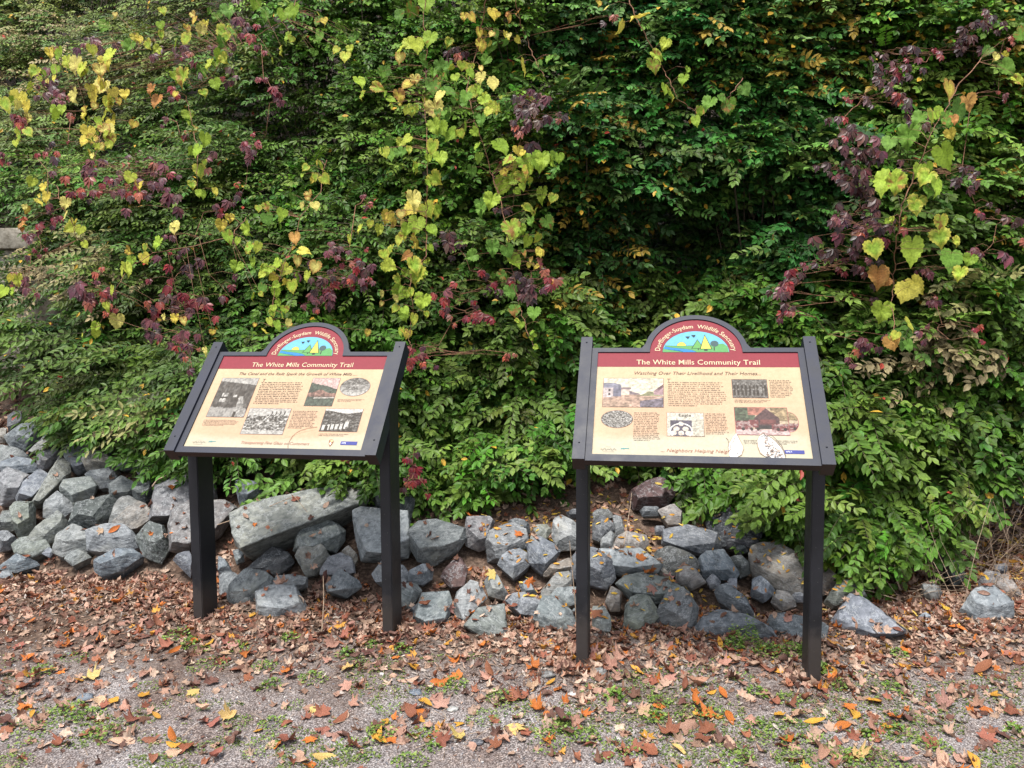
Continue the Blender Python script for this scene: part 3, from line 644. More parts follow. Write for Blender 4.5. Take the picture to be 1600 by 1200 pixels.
# ------------------------------------------------------------------ rocks of the bank
ROCKS = '''
A|60,130 160,120 170,200 70,240|d|dark rock highest at the left, half under the shrub above
A|45,250 130,190 200,200 270,200 300,230 150,350 90,320|b|dark layered slate at the top left of the rock bank
A|175,340 340,190 430,180 460,230 440,270 300,345 220,350|g|long grey slab leaning up under the feathery shrub at left|185,335 342,195 428,184 450,232 330,300 220,345
A|450,235 640,210 735,220 730,290 650,360 560,330|t|brownish flat slab right under the left shrub's lowest sprays|455,237 640,212 732,222 722,280 560,300
A|645,300 720,285 745,330 690,365|b|small bluish rock at the right end of the brownish slab
A|0,310 90,330 190,400 150,420 0,430|g|flat grey rock cut by the left edge of the photo, below the dark slate
A|240,430 240,390 350,350 380,370 300,440 265,460|g|narrow grey rock wedged above the striped slab
A|400,345 480,310 560,380 540,400 430,410|g|round-shouldered grey rock below the leaning grey slab
A|385,290 440,265 475,300 400,345|b|small bluish chip beside the top end of the leaning slab
A|430,400 520,400 550,450 480,480 430,440|b|small blue-grey rock left of the brown-topped one
A|530,400 610,365 700,410 740,470 720,480 560,470|t|brown-topped rock in the middle of the upper left bank
A|745,430 840,345 900,355 920,410 870,445 770,450|d|dark grey rock overhanging a black gap left of the left sign
A|900,305 1000,300 1040,350 1020,420 950,430 910,370|b|bluish rock just behind the left sign's bottom left corner
A|850,450 920,420 975,440 970,490 890,505|g|small rock under the dark overhanging one
A|965,440 1040,430 1110,450 1090,490 1000,505|g|small flat rock below the left sign's lower left corner
A|0,440 100,410 230,430 200,470 60,470 0,480|b|thin blue-grey flagstone reaching in from the left edge
A|0,500 90,460 190,480 150,560 100,660 20,665 0,640|g|big grey block at the left edge of the photo
A|100,620 140,530 240,450 320,500 200,640 110,660|b|smooth blue-grey slab between the edge block and the striped slab|120,600 145,535 240,455 312,500 200,620
A|200,650 290,500 370,380 430,420 440,480 270,690 215,690|s|long striped slab with visible layers, tilted up to the right|300,500 372,385 425,420 400,500 250,650 215,640
A|375,570 400,520 560,500 610,560 570,640 470,700 390,620|g|wide wedge of grey rock right of the striped slab|382,560 403,524 558,503 600,555 450,610
A|550,490 700,465 730,490 690,560 620,560|b|flat bluish rock above the wide wedge
A|680,545 760,495 850,540 860,580 780,650 690,640|g|five-sided grey rock left of the orange leaves in a gap|690,545 762,498 848,543 800,590 700,600
A|845,640 880,560 940,500 970,560 960,640 910,690|d|upright pointed dark rock left of the large mottled boulder
A|270,740 280,660 360,605 430,660 445,700 380,755|g|squat grey rock below the lower end of the striped slab
A|65,680 130,665 210,690 215,840 160,895 110,850|o|upright olive wedge-shaped rock near the left edge
A|450,790 480,720 720,655 720,690 620,820 500,800|d|dark wedge with orange leaves lying on its top edge
A|690,790 740,640 840,650 910,690 870,720 750,740 710,820|g|grey rock behind the flat tan stone
A|715,790 760,720 870,710 950,750 850,810 740,835|t|flat tan stone left of the left sign
A|170,900 280,820 360,750 430,800 330,900 230,930|o|flat olive rock behind the wide pale slab at lower left
A|340,960 370,860 450,810 560,860 570,960 400,985|g|wide pale grey slab sunk in the leaf litter at lower left
A|560,850 700,830 830,880 870,930 700,960 570,950|g|low grey slab joined on the right of the wide pale one
A|860,880 920,810 1020,830 1060,920 1000,1020 910,990|d|rough rounded rock with dry stems over it left of the left post
A|940,770 980,560 1180,470 1330,500 1350,640 1200,690 1060,770|m|largest mottled boulder standing behind the left sign's left post|960,740 992,562 1180,475 1325,505 1330,600 1190,660 1050,740
A|1070,960 1060,800 1090,690 1200,650 1400,650 1480,700 1390,780 1370,870 1190,960|m|cracked brown-grey boulder in front of the mottled one, behind the left post|1085,900 1072,800 1100,695 1200,655 1400,655 1455,700 1370,770 1300,860 1180,910
A|0,850 60,860 110,900 60,950 0,960|b|bluish stone at the left edge, lowest but two
A|0,1070 80,1000 170,1020 230,1050 100,1090|b|low blue-grey stone ringed by litter at the left edge
A|610,1080 690,1010 850,960 880,990 760,1080 650,1110|b|blue flat-topped stone poking out of the litter left of the left post
A|0,1110 60,1110 80,1150 0,1170|b|lowest stone at the left edge, nearly buried
A|80,930 180,910 300,950 200,1000 100,980|o|thin olive flag beside a tan maple leaf at lower left
A|0,740 70,720 90,830 0,840|o|olive stone at the left edge behind the upright wedge
A|1090,1020 1180,980 1210,1050 1190,1120|b|bluish stone touching the left side of the left sign's left post
A|265,980 300,955 330,975 310,1000|b|tiny bluish stone below the wide pale slab
A|410,1010 500,970 560,1000 460,1050|g|small buried slab tip in front of the wide pale slab
A|0,200 40,210 30,280 0,280|t|pale stone at the left edge under the concrete wall
B|95,415 170,370 300,325 560,275 740,250 890,270 910,340 560,450 400,590 200,665 140,610|G|huge flat-topped slab under the left sign panel, between its posts|95,415 170,370 300,322 560,266 740,242 895,264 925,325 740,345 545,432 330,552 155,612 106,520
B|480,640 500,540 560,450 640,430 740,470 795,520 790,580 740,650 600,640|o|rounded-top olive grey rock leaning on the huge slab|500,560 562,455 638,433 735,472 770,530 600,610 510,610
B|850,400 900,370 1010,390 1180,400 1210,620 1180,680 1020,700 900,700 870,560|p|pale upright block behind the left sign's right post, red creeper on top|905,385 1010,395 1170,405 1190,560 1020,650 935,640 880,520
B|120,250 240,240 280,300 160,380 140,330|b|bluish rock left behind the huge slab
B|960,350 1010,300 1150,300 1215,330 1190,460 1100,440|d|dark shaded rock above the pale upright block
B|1190,590 1200,510 1260,460 1370,450 1540,500 1550,560 1500,640 1350,730 1250,700|g|big craggy grey boulder just right of the left sign|1196,520 1262,465 1370,455 1530,505 1500,575 1400,610 1260,620
B|210,740 290,660 370,650 460,710 380,780 280,770|d|dark stone below the huge slab's lower edge
B|500,680 560,640 650,640 690,690 620,780 560,790|o|small squarish stone under the rounded-top rock
B|650,740 780,690 830,700 850,770 780,790 650,780|g|low grey stone behind the two-faced one
B|680,850 760,760 880,830 900,870 810,935 690,900|u|two-faced stone, blue on the left and olive on the right|690,860 760,765 800,780 790,880 700,895
B|240,900 340,860 480,860 560,1000 550,1050 380,1070 320,1100 250,1060|p|big pale block in front, right of the left sign's left post|345,868 478,866 505,965 400,1000 255,985 250,910
B|340,860 370,800 480,790 560,810 560,870 500,890 450,860|g|grey slab sloping down behind the big pale block|350,858 372,803 478,793 552,812 540,850 450,850
B|80,900 130,850 230,800 350,800 330,870 220,950 210,1010 80,1010|G|smooth greenish rock left of the big pale block
B|20,810 100,810 170,850 80,900 70,990 20,980|b|blue-grey rock touching the right side of the left sign's left post
B|100,650 150,640 165,700 120,720|b|small stone under the left end of the huge slab
B|10,690 60,720 90,780 10,790|b|small bluish stone right of the left post, in leaves
B|780,650 820,620 870,690 850,720|t|thin tan splinter of stone left of the pale upright block
B|1200,790 1270,750 1340,760 1330,820 1280,850 1205,830|b|small angular stone under the craggy boulder
B|1385,800 1500,660 1560,750 1540,860 1460,870|r|maroon pointed stone with a yellow maple leaf against it
B|1150,850 1240,850 1270,890 1200,1010 1150,1020|g|grey stone touching the right side of the left sign's right post
B|1225,1060 1280,910 1440,900 1460,960 1440,1090 1360,1150 1280,1140|b|squarish blue-grey stone in the front row, first right of the left sign|1240,1050 1285,915 1438,903 1450,970 1420,1060 1300,1080
B|975,780 1020,730 1180,780 1190,830 1000,830|g|flat stone behind the lower part of the left sign's right post
B|1200,1000 1260,980 1270,1040 1230,1060|d|dark little stone behind the squarish blue-grey one
C|350,480 370,340 470,340 515,390 470,540 430,550 360,520|m|tall split rock right of the craggy boulder
C|480,580 500,460 620,400 720,470 730,530 600,600|g|grey rock with small yellow leaves, right of the tall split rock
C|610,400 640,380 740,400 750,440 700,450|d|dark stone in shade behind the small olive one
C|760,480 790,410 850,400 880,440 850,485|o|small olive stone with a yellow leaf on top, midway between the signs
C|735,520 810,470 900,520 940,570 860,700 830,710 750,640|b|shield-shaped grey rock midway between the signs|745,520 812,473 898,522 920,575 850,640
C|900,470 920,400 970,380 1060,430 1060,540 930,550|p|pale domed rock left of the right sign's left post
C|560,640 620,580 740,560 740,640 650,720|b|low blue stone left of the shield-shaped rock
C|475,760 540,720 610,840 580,860 500,840|p|pale leaning stone behind the front row between the signs
C|280,880 300,820 380,750 440,770 480,860 400,870 380,960 330,1020 285,960|p|upright pale rock second in the front row between the signs|290,880 305,825 380,755 435,775 380,860 340,990
C|340,1030 430,920 590,900 600,1000 610,1100 500,1120 420,1080|o|low block third in the front row with an olive top|350,1030 432,923 588,903 590,1000 480,1030
C|610,870 720,860 830,890 800,960 700,950|b|long low bluish stone behind the front row
C|830,800 900,730 1000,720 1000,790 870,860 840,850|o|small flat-topped stone just left of the right sign's left post
C|870,860 940,820 1060,820 1060,880 990,900|g|grey stone below the small flat-topped one
C|780,1030 820,920 840,880 940,880 1050,1000 1060,1090 900,1090|b|large round-topped blue stone left of the right sign's left post
C|690,780 730,750 790,830 720,840|b|tiny stone among red leaves in the middle of the bank
C|840,720 880,660 1010,620 1010,690 920,710|t|tan splinter under the pale domed rock
C|1010,640 1060,590 1150,590 1250,640 1270,720 1220,780 1030,740|b|grey block behind the right sign's left post
C|1080,560 1150,552 1270,560 1440,550 1570,650 1540,700 1300,710 1150,640|p|long pale slab reaching right from the right sign's left post|1090,562 1270,564 1440,553 1555,640 1400,665 1200,640
C|1150,400 1210,360 1270,440 1200,500 1150,480|d|dark rock right of the right sign's left post, in shade
C|980,320 1060,305 1060,355 1000,360|d|little shaded stone behind the right sign's left post
C|1150,320 1230,320 1270,350 1160,370|d|flat dark stone under yellow leaves behind the right sign
C|1275,370 1320,350 1340,440 1290,460|b|small upright stone among yellow leaves behind the right sign
C|1200,490 1260,450 1280,470 1260,550 1200,550|g|narrow rounded stone left of the tan one
C|1150,910 1200,920 1250,1020 1250,1100 1150,1080|o|olive stone with a curved right side, touching the right sign's left post
C|1020,940 1060,910 1070,1000 1040,990|b|sliver of bluish stone left of the right sign's left post
D|150,140 400,60 440,40 460,130 400,210 200,225|r|large reddish brown block high under the right sign panel
D|240,220 360,220 360,260 260,265|d|black-looking stone under the reddish brown block
D|360,230 440,210 505,260 490,310 420,310|k|rough pinkish stone right below the reddish brown block
D|60,440 140,370 260,390 280,440 240,475 80,470|t|tan flat-topped stone above the long pale slab
D|335,340 390,340 385,380 340,380|d|tiny dark stone left of the grey humped rock
D|390,350 540,320 620,360 720,370 740,440 690,525 500,490 385,450|b|grey humped rock centred under the right sign panel|392,352 540,322 615,362 715,374 700,430 500,455 395,420
D|660,290 760,262 880,290 980,350 960,410 850,400 750,440 700,370|D|dark flat-topped rock strewn with yellow leaves, under the right shrub
D|750,445 850,405 975,415 980,470 850,480|D|dark block beneath the leaf-strewn dark rock
D|340,500 430,480 590,540 605,600 430,620 370,570|d|low dark rock with yellow leaves below the grey humped one
D|610,560 650,520 760,500 840,620 820,650 640,660|b|dark blue cube-like rock left of the large rounded boulder
D|780,540 880,530 930,560 920,620 870,640|d|dark stone between the cube-like rock and the rounded boulder
D|940,600 950,530 1020,500 1130,500 1230,560 1260,650 1240,740 1150,750 1010,690|M|large smooth rounded boulder left of the right sign's right post
D|470,650 510,600 590,610 640,680 560,720 490,700|k|egg-shaped pinkish stone above the olive boulder
D|95,690 150,640 260,620 420,660 545,745 400,800 330,815 190,790|o|long olive boulder in the middle under the right sign|110,690 155,645 262,625 415,662 520,735 330,750 200,740
D|340,610 380,600 450,670 400,660|t|small tan stone wedged behind the olive boulder
D|660,680 700,645 740,670 730,715 680,715|b|small striped stone right of the egg-shaped one
D|780,700 800,655 840,670 840,730 790,740|b|small upright stone below the cube-like rock
D|940,760 950,670 1000,670 1085,740 1010,795|b|blue-grey stone under the large rounded boulder
D|715,730 760,720 870,780 930,840 935,890 850,870 740,790|b|sloping wedge of slate above the biggest front stone
D|1070,800 1090,750 1160,760 1210,820 1130,850|k|rough speckled stone left of the right sign's right post
D|165,830 240,795 340,800 345,890 260,960 240,1020 150,970|o|greenish stone tapering downward under the olive boulder
D|340,930 400,800 560,755 590,840 575,940 550,990 400,960|b|blue-grey block with a brown leaf on it, front row under the right sign
D|590,960 650,880 740,850 900,880 1050,960 1100,1040 900,1040 600,1030|B|biggest front stone, long and blue-grey, behind the green weeds|645,895 740,853 895,882 1000,935 900,950 640,958
D|1060,930 1090,910 1240,920 1390,950 1380,1030 1240,1050 1080,1000|b|flat block passing behind the right sign's right post
D|840,480 870,450 910,490 850,500|d|tiny pointed stone under the dark block
D|30,800 60,720 120,760 110,850 60,850|t|small tan stone left of the greenish tapering one
D|630,200 680,190 700,240 640,250|D|small black stone deep under the right shrub
D|820,160 900,150 900,200 830,210|D|dark stone deepest under the right shrub
D|1190,760 1250,750 1280,800 1200,800|g|small grey stone behind the right sign's right post
E|190,690 260,670 320,760 240,830 190,830|k|rough grey stone right behind the right sign's right post
E|230,890 290,800 370,780 470,820 490,860 400,880 280,930|o|olive stone behind the large triangular one
E|230,1080 400,840 480,860 560,940 620,1000 770,1080 760,1110 600,1150 420,1165|B|large triangular blue-grey stone right of the right sign|330,950 400,850 475,868 555,945 620,1010 755,1085 700,1108 560,1105 430,1060 330,1010
E|950,560 1030,570 1190,710 1100,765 1050,700|d|dark shard standing under the right-hand shrub
E|1400,640 1480,640 1470,690 1400,690|D|dark stone among dry stems at the right edge
E|1290,760 1320,720 1440,740 1370,830 1320,820|m|brown shaded stone left of the pinkish one at far right
E|1370,830 1440,720 1510,740 1570,830 1560,890 1450,870|k|pinkish brown stone at the far right
E|1165,970 1230,900 1390,840 1450,880 1500,990 1360,1045 1230,1040|g|greenish grey ribbed rock near the right edge
E|890,810 950,770 1020,830 970,910 910,890|m|rough stone half hidden in leaves right of the triangular one
E|870,1000 910,980 950,1020 900,1030|b|tiny bluish stone right of the triangular one
'''
ZO = {'A': (0, 620, 4), 'B': (340, 700, 4), 'C': (640, 720, 4), 'D': (940, 740, 4), 'E': (1240, 740, 4.4444)}
RC_ = {'g': (128, 131, 132), 'b': (116, 122, 127), 'd': (92, 96, 98), 't': (142, 136, 127), 'o': (124, 127, 122), 'm': (114, 114, 115), 'p': (144, 147, 148), 's': (134, 138, 134),
       'G': (128, 133, 130), 'u': (122, 128, 130), 'r': (98, 76, 72), 'k': (138, 131, 127), 'D': (78, 82, 86), 'M': (132, 130, 126), 'B': (120, 127, 134)}
rock_tris = []
def make_rock(poly, key, label, seed, top=None):
    r = random.Random(seed); P = np.array(poly, float); c = P.mean(0)
    P = c+(P-c)*(1.06 if top else 1.04 if key == 'r' else 1.2)
    base = hit(*c); d = base-np.array([0, 0, CH]); dist = np.linalg.norm(d); dn = d/dist
    size = math.sqrt(np.ptp(P[:, 0])*np.ptp(P[:, 1]))/F*dist
    s_ = float(np.interp(base[0], SX, SV)); bn = np.array([0, -s_, 1]); bn /= np.linalg.norm(bn)
    flat_ = any(q in label for q in ('flat', 'wide', 'low ', 'flag', 'thin', 'buried', 'sunk'))
    n = nrmz((-dn*.36+bn*.64 if flat_ else -dn*.60+bn*.40)+np.array([r.uniform(-.15, .15), 0, r.uniform(-.1, .1)]))
    ctr = base-dn*size*.20
    rays = ray(P[:, 0], P[:, 1]); o = np.array([0, 0, CH]); t = ((ctr-o)@n)/(rays@n); ring = o+rays*t[:, None]
    C0 = ring.mean(0); X = nrmz(np.cross([0, 0, 1.], n)); Yv = np.cross(n, X)
    L = np.stack([(ring-C0)@X, (ring-C0)@Yv], -1)
    pts = [C0+a*X+b*Yv+n*r.uniform(-.03, .03)*size for a, b in L]
    rounded = key in 'M' or (key in 'ko' and seed % 3 == 0)
    h = size*(r.uniform(.1, .18) if flat_ else r.uniform(.18, .34)); k = r.uniform(.62, .84); sx, sy = r.uniform(-.2, .2), r.uniform(.16, .42); tl = r.uniform(.1, .8)
    ext = max(np.abs(L).max(0)); 
    if top:
        tp = np.array(top, float); tp = c+(tp-c)*1.05; tr_ = ray(tp[:, 0], tp[:, 1]); n2 = nrmz(-dn*.45+np.array([r.uniform(-.12, .12), 0, .62]))
        cm = tp.mean(0); rm = ray(cm[0], cm[1]); c2 = o+rm*(((ctr+n*size*.2-o)@n)/(rm@n)); tt_ = ((c2-o)@n2)/(tr_@n2)
        pts += list(o+tr_*tt_[:, None])
    for a, b in ([] if top else L):
        a2, b2 = a*k+sx*size*.5, b*k+sy*size*.6; hh = h*(1-tl*b/ext)+r.uniform(-.02, .02)*size
        pts.append(C0+a2*X+b2*Yv+n*hh)
    if rounded and not top:
        for a, b in L: pts.append(C0+a*.87*X+b*.87*Yv+n*h*.55)
    for a, b in L: pts.append(C0+a*.72*X+b*.72*Yv-n*size*.45+np.array([0, .05, -.06])*size)
    bm = bmesh.new(); vs_ = [bm.verts.new(p-C0) for p in pts]
    res = bmesh.ops.convex_hull(bm, input=vs_)
    bmesh.ops.delete(bm, geom=[g for g in res['geom_interior'] if isinstance(g, bmesh.types.BMVert)], context='VERTS')
    for cut in range(0 if rounded or top else r.randint(4, 6)):
        dv = Vector(nrmz(n*r.uniform(.1, 1)+X*r.uniform(-1, 1)+Yv*r.uniform(-.9, 1))); sup = max(v.co.dot(dv) for v in bm.verts); 
        g_ = bmesh.ops.bisect_plane(bm, geom=list(bm.verts)+list(bm.edges)+list(bm.faces), plane_co=dv*(sup*r.uniform(.74, .92)), plane_no=dv, clear_outer=True)
        bmesh.ops.holes_fill(bm, edges=[e for e in bm.edges if e.is_boundary], sides=0)
    bmesh.ops.dissolve_limit(bm, angle_limit=math.radians(4), verts=bm.verts, edges=bm.edges)
    bmesh.ops.bevel(bm, geom=list(bm.edges), offset=size*(.045 if rounded else .008), segments=2 if rounded else 1, affect='EDGES', profile=.6, clamp_overlap=True)
    bmesh.ops.triangulate(bm, faces=bm.faces)
    for it in range(5):
        el = [e for e in bm.edges if e.calc_length() > max(.016, size*.075)]
        if not el: break
        bmesh.ops.subdivide_edges(bm, edges=el, cuts=1); bmesh.ops.triangulate(bm, faces=[f for f in bm.faces if len(f.verts) > 3])
    bm.normal_update(); sv = Vector((seed*3.1, seed*1.7, seed*.9))
    st = Vector((r.uniform(-.5, .5), r.uniform(-.3, .3), 1)).normalized()
    for v in bm.verts:
        q = v.co/size
        f1 = mnoise.fractal(q*1.8+sv, 1.0, 2.0, 3); lay = v.co.dot(st)*(26/size)*.4+mnoise.noise(q*2+sv)*1.6
        step = (lay-math.floor(lay)); step = (min(step*3, 1)-.5)
        rid = abs(mnoise.noise(q*4.2+sv*2))
        v.co += v.normal*size*((.02 if rounded else .007)*f1+(.008 if not rounded else .005)*step-.03*max(0, .12-rid)*2 + .007*mnoise.noise(q*11+sv))
    Rm = Matrix.Rotation(r.uniform(0, 6.28), 3, 'Z') @ Matrix.Rotation(r.uniform(-.9, .9), 3, 'X') @ Matrix.Rotation(r.uniform(-.6, .6), 3, 'Y')
    tr = [(Vector(C0)+v.co) for v in bm.verts]; bm.verts.index_update()
    rock_tris.append((tr, [[v.index for v in f.verts] for f in bm.faces]))
    inv = Rm.inverted()
    for v in bm.verts: v.co = inv @ v.co
    o = bm_obj('rock', bm, M_rock, None, None if not rounded else 50)
    o.location = C0; o.rotation_euler = Rm.to_euler()
    cc = np.array(RC_[key], float)*r.uniform(1.0, 1.14)+np.array([r.uniform(-4, 4), 0, r.uniform(-4, 4)])
    o.color = (*lin(cc), 1)
    tag(o, label, 'rock', 'rocks of the bank behind the signs')
for i, ln in enumerate(ROCKS.strip().split('\n')):
    z, pp, key, lab, *top = ln.split('|'); ox, oy, s_ = ZO[z]
    poly = [(ox+float(a.split(',')[0])/s_, oy+float(a.split(',')[1])/s_) for a in pp.split()]
    if top: top = [(ox+float(a.split(',')[0])/s_, oy+float(a.split(',')[1])/s_) for a in top[0].split()]
    make_rock(poly, key, lab, 100+i, top)
# ------------------------------------------------------------------ fallen leaves, litter, gravel, weeds
allv = []; allf = []; isrock = []
for tr, fs in rock_tris:
    o = len(allv); allv += tr; allf += [[o+i for i in f] for f in fs]
nrf = len(allf)
BVR = BVHTree.FromPolygons(allv, allf)
def drop(x, y):
    """height and normal of the top surface (rock or ground), and whether it is rock"""
    g = float(gm(x, y)); h = BVR.ray_cast(Vector((x, y, 4)), Vector((0, 0, -1)))
    if h[0] is not None and h[0].z > g: return h[0].z, h[1], True
    e = .03; n = Vector((-(float(gm(x+e, y))-g)/e, -(float(gm(x, y+e))-g)/e, 1)).normalized()
    return g, n, False

def maple(seed, curl):
    r = random.Random(seed); pts = []
    for a, rad in ((90, .95), (80, .66), (73, .72), (62, .50), (54, .66), (46, .70), (36, .90), (27, .68), (20, .66), (8, .50), (-2, .54), (-18, .68), (-34, .5), (-70, .42), (-90, .3)):
        pts.append((a, rad*r.uniform(.88, 1.1)))
    full = pts+[(180-a, rd*r.uniform(.88, 1.1)) for a, rd in pts[-2:0:-1]]
    V = [(0, -.05, 0)]; ph = r.uniform(0, 6); ph2 = r.uniform(0, 6); ax = r.uniform(0, math.pi)
    def zz(x, y):
        u = x*math.cos(ax)+y*math.sin(ax); t = math.atan2(y, x); q = x*x+y*y
        return curl*(.55*u*u*1.3+.22*q*math.cos(3*t+ph)+.12*math.sin(7*x+ph2)*q**.5)
    for k in (.55, 1.0):
        for a, rd in full:
            q = rd*k*(1 if k == 1 else .95); x, y = q*math.cos(math.radians(a)), q*math.sin(math.radians(a))
            V.append((x, y, zz(x, y)+(.03*curl*math.cos(math.radians(a*5)))))
    m = len(full); Fc = []
    for i in range(m):
        j = (i+1) % m; Fc.append((0, 1+i, 1+j)); Fc.append((1+i, 1+m+i, 1+m+j)); Fc.append((1+i, 1+m+j, 1+j))
    V = np.array(V); st = []
    return V, np.array(Fc)
def oval(seed, curl, wd=.42):
    r = random.Random(seed); V = []; Fc = []; n = 6; b = r.uniform(-.3, .5)*curl; f = r.uniform(.2, .6)*curl
    for i in range(n+1):
        t = i/n; x = t*2-1; h = wd*math.sin(math.pi*min(1, t*1.02+.0))**.75*(1-.25*t)*2 if 0 < i < n else .01
        for s in (-1, 0, 1):
            y = s*h*.5; V.append((x, y, b*x*x+f*abs(y)*1.5+.05*curl*math.sin(x*6+s+seed)))
    for i in range(n):
        for s in (0, 1):
            a = i*3+s; Fc.append((a, a+3, a+4)); Fc.append((a, a+4, a+1))
    return np.array(V), np.array(Fc)
MAP = [maple(k, c) for k, c in enumerate([.35, .6, .9, 1.2, 1.5, .45, 1.05, 1.8])]
OVA = [oval(20+k, c) for k, c in enumerate([.4, .8, 1.3, 1.8])]
SMA = [oval(40+k, c, .36) for k, c in enumerate([.3, .6])]

fm = []
for V, Fc in MAP+OVA:
    me = bpy.data.meshes.new('fallen_leaf'); me.from_pydata([tuple(v) for v in V], [], [tuple(int(i) for i in f) for f in Fc]); me.materials.append(M_fallen)
    me.polygons.foreach_set('use_smooth', np.ones(len(me.polygons), bool)); fm.append(me)
LC = {'pinkish tan': (182, 142, 126), 'pale tan': (200, 170, 144), 'rust brown': (146, 94, 72), 'dark brown': (112, 80, 72), 'orange': (196, 116, 54), 'golden yellow': (208, 160, 64), 'reddish brown': (156, 102, 86), 'pale yellow': (214, 190, 122)}
LW = [('pinkish tan', 30), ('pale tan', 17), ('rust brown', 18), ('dark brown', 12), ('orange', 8), ('golden yellow', 6), ('reddish brown', 16), ('pale yellow', 3)]
def where(px, py):
    H = [(110, 'at far left'), (290, 'left of the left sign'), (345, 'beside left sign left post'), (470, 'left half under left sign'), (590, 'right half under left sign'), (640, 'beside left sign right post'),
         (770, 'between signs, nearer left one'), (895, 'between signs, nearer right one'), (945, 'beside right sign left post'), (1090, 'left half under right sign'), (1245, 'right half under right sign'), (1295, 'beside right sign right post'), (1440, 'just right of right sign'), (9999, 'at far right')]
    h = next(t for a, t in H if px < a)
    v = 'among the rocks' if py < 940 else 'at the rock foot' if py < 1005 else 'near post feet' if py < 1060 else 'on the gravel' if py < 1120 else 'near the bottom edge' if py < 1165 else 'at the bottom edge'
    return h, v
used_l = {}
SEEN = []
n_ind = 0; tries = 0
placed = [(40,1107,'orange',7,.05),(70,1052,'golden yellow',8,.045),(223,1092,'golden yellow',5,.04),(302,1085,'pale yellow',0,.04),(330,1070,'dark brown',3,.05),(365,1015,'pinkish tan',0,.055),
 (435,1022,'pinkish tan',5,.05),(445,1052,'orange',2,.05),(190,1160,'pale tan',8,.055),(270,1155,'orange',9,.045),(545,1048,'pale yellow',1,.055),(645,1046,'golden yellow',1,.045),(713,1035,'orange',6,.05),
 (715,1062,'orange',2,.045),(765,1050,'rust brown',9,.055),(700,1007,'golden yellow',9,.035),(860,1070,'golden yellow',8,.032),(805,1142,'pale yellow',1,.055),(840,1113,'orange',7,.05),(590,1163,'golden yellow',3,.055),
 (645,1122,'rust brown',10,.055),(620,1150,'pinkish tan',2,.07),(1000,1055,'golden yellow',6,.03),(1010,1157,'golden yellow',0,.045),(1020,1177,'rust brown',5,.055),(1045,1150,'rust brown',4,.06),(1075,1140,'pinkish tan',6,.07),
 (1100,1160,'rust brown',3,.06),(1140,1165,'pale tan',1,.05),(1030,1105,'orange',3,.04),(1130,1088,'orange',8,.04),(1140,1125,'orange',9,.045),(1175,1130,'pinkish tan',4,.05),(1365,1098,'golden yellow',0,.05),(1328,1107,'orange',1,.04),
 (1340,1122,'golden yellow',2,.035),(1400,1125,'orange',3,.05),(1390,1140,'golden yellow',5,.04),(1317,1140,'orange',9,.045),(1215,1120,'golden yellow',5,.04),(1250,1122,'pale tan',3,.055),(1535,1050,'rust brown',8,.075),(1485,1088,'pinkish tan',10,.05),
 (1552,1090,'golden yellow',1,.035),(1410,1000,'pale yellow',0,.05),(1415,1022,'orange',5,.05),(1495,985,'orange',9,.05),(1527,1000,'orange',3,.04),(1497,1025,'golden yellow',9,.035),(1330,1012,'golden yellow',2,.04),(1370,1013,'rust brown',2,.04),
 (1470,1190,'pale tan',9,.06),(1520,1192,'golden yellow',9,.05),(905,1075,'pinkish tan',7,.05),(970,1030,'pinkish tan',6,.055),(1045,1062,'pinkish tan',1,.05),(925,1035,'reddish brown',10,.04),(700,880,'golden yellow',9,.045),(770,925,'pale yellow',0,.045),
 (570,925,'golden yellow',9,.04),(810,860,'orange',1,.04),(1000,905,'orange',5,.045),(160,863,'pale tan',1,.035),(270,804,'orange',2,.035),(205,855,'orange',8,.035),(180,855,'orange',9,.04),(345,778,'orange',4,.04),(450,775,'orange',8,.04),(740,822,'orange',6,.05),(790,785,'rust brown',2,.03)]
def add_fallen(x, y, col_name, mi, rad, px, py, tilt, seedn, lift=.006):
    z, n, onr = drop(x, y); z2 = z+lift
    o = bpy.data.objects.new('fallen_leaf', fm[mi]); col.objects.link(o)
    q = n.to_track_quat('Z', 'Y').to_matrix() @ Matrix.Rotation(rnd.uniform(0, 6.28), 3, 'Z') @ Matrix.Rotation(rnd.gauss(0, tilt), 3, 'X') @ Matrix.Rotation(rnd.gauss(0, tilt), 3, 'Y')
    o.matrix_world = Matrix.Translation((x, y, z2+rad*.12)) @ q.to_4x4() @ Matrix.Diagonal((rad, rad*rnd.uniform(.85, 1.1), rad*rnd.choice([1, 1, -1])*rnd.uniform(.7, 1.2), 1))
    c = lin(LC[col_name])*rnd.uniform(.8, 1.15)*np.array([1, rnd.uniform(.93, 1.07), rnd.uniform(.9, 1.1)]); o.color = (*np.clip(c, 0, 1), 1)
    h, v = where(px, py); kind = 'maple' if mi < 8 else 'oval'; form = 'flat' if mi in (0, 5, 8) else 'cupped' if mi in (1, 2, 9) else 'curled' if mi in (3, 6, 10) else 'tightly crumpled'
    lab = f'{form} {col_name} {kind} leaf {v}, {h}'
    if onr: lab = f'{form} {col_name} {kind} leaf lying on a rock, {h}'
    if lab in used_l: lab = ('small ' if rad < .045 else 'large ')+lab
    if lab in used_l or len(lab.split()) > 16: lab = lab.replace(f' {kind}', ' pointed' if kind == 'maple' else ' narrow')
    if lab in used_l or len(lab.split()) > 16: bpy.data.objects.remove(o); return False
    used_l[lab] = 1; tag(o, lab, 'leaf', 'fallen leaves on the ground')
    SEEN.append((x, y, rad)); return True
for px, py, cn, mi, rad in placed:
    p = hit(px, py); add_fallen(p[0], p[1], cn, mi, rad, px, py, .18, 0); n_ind += 1
names = [a for a, b in LW for _ in range(b)]
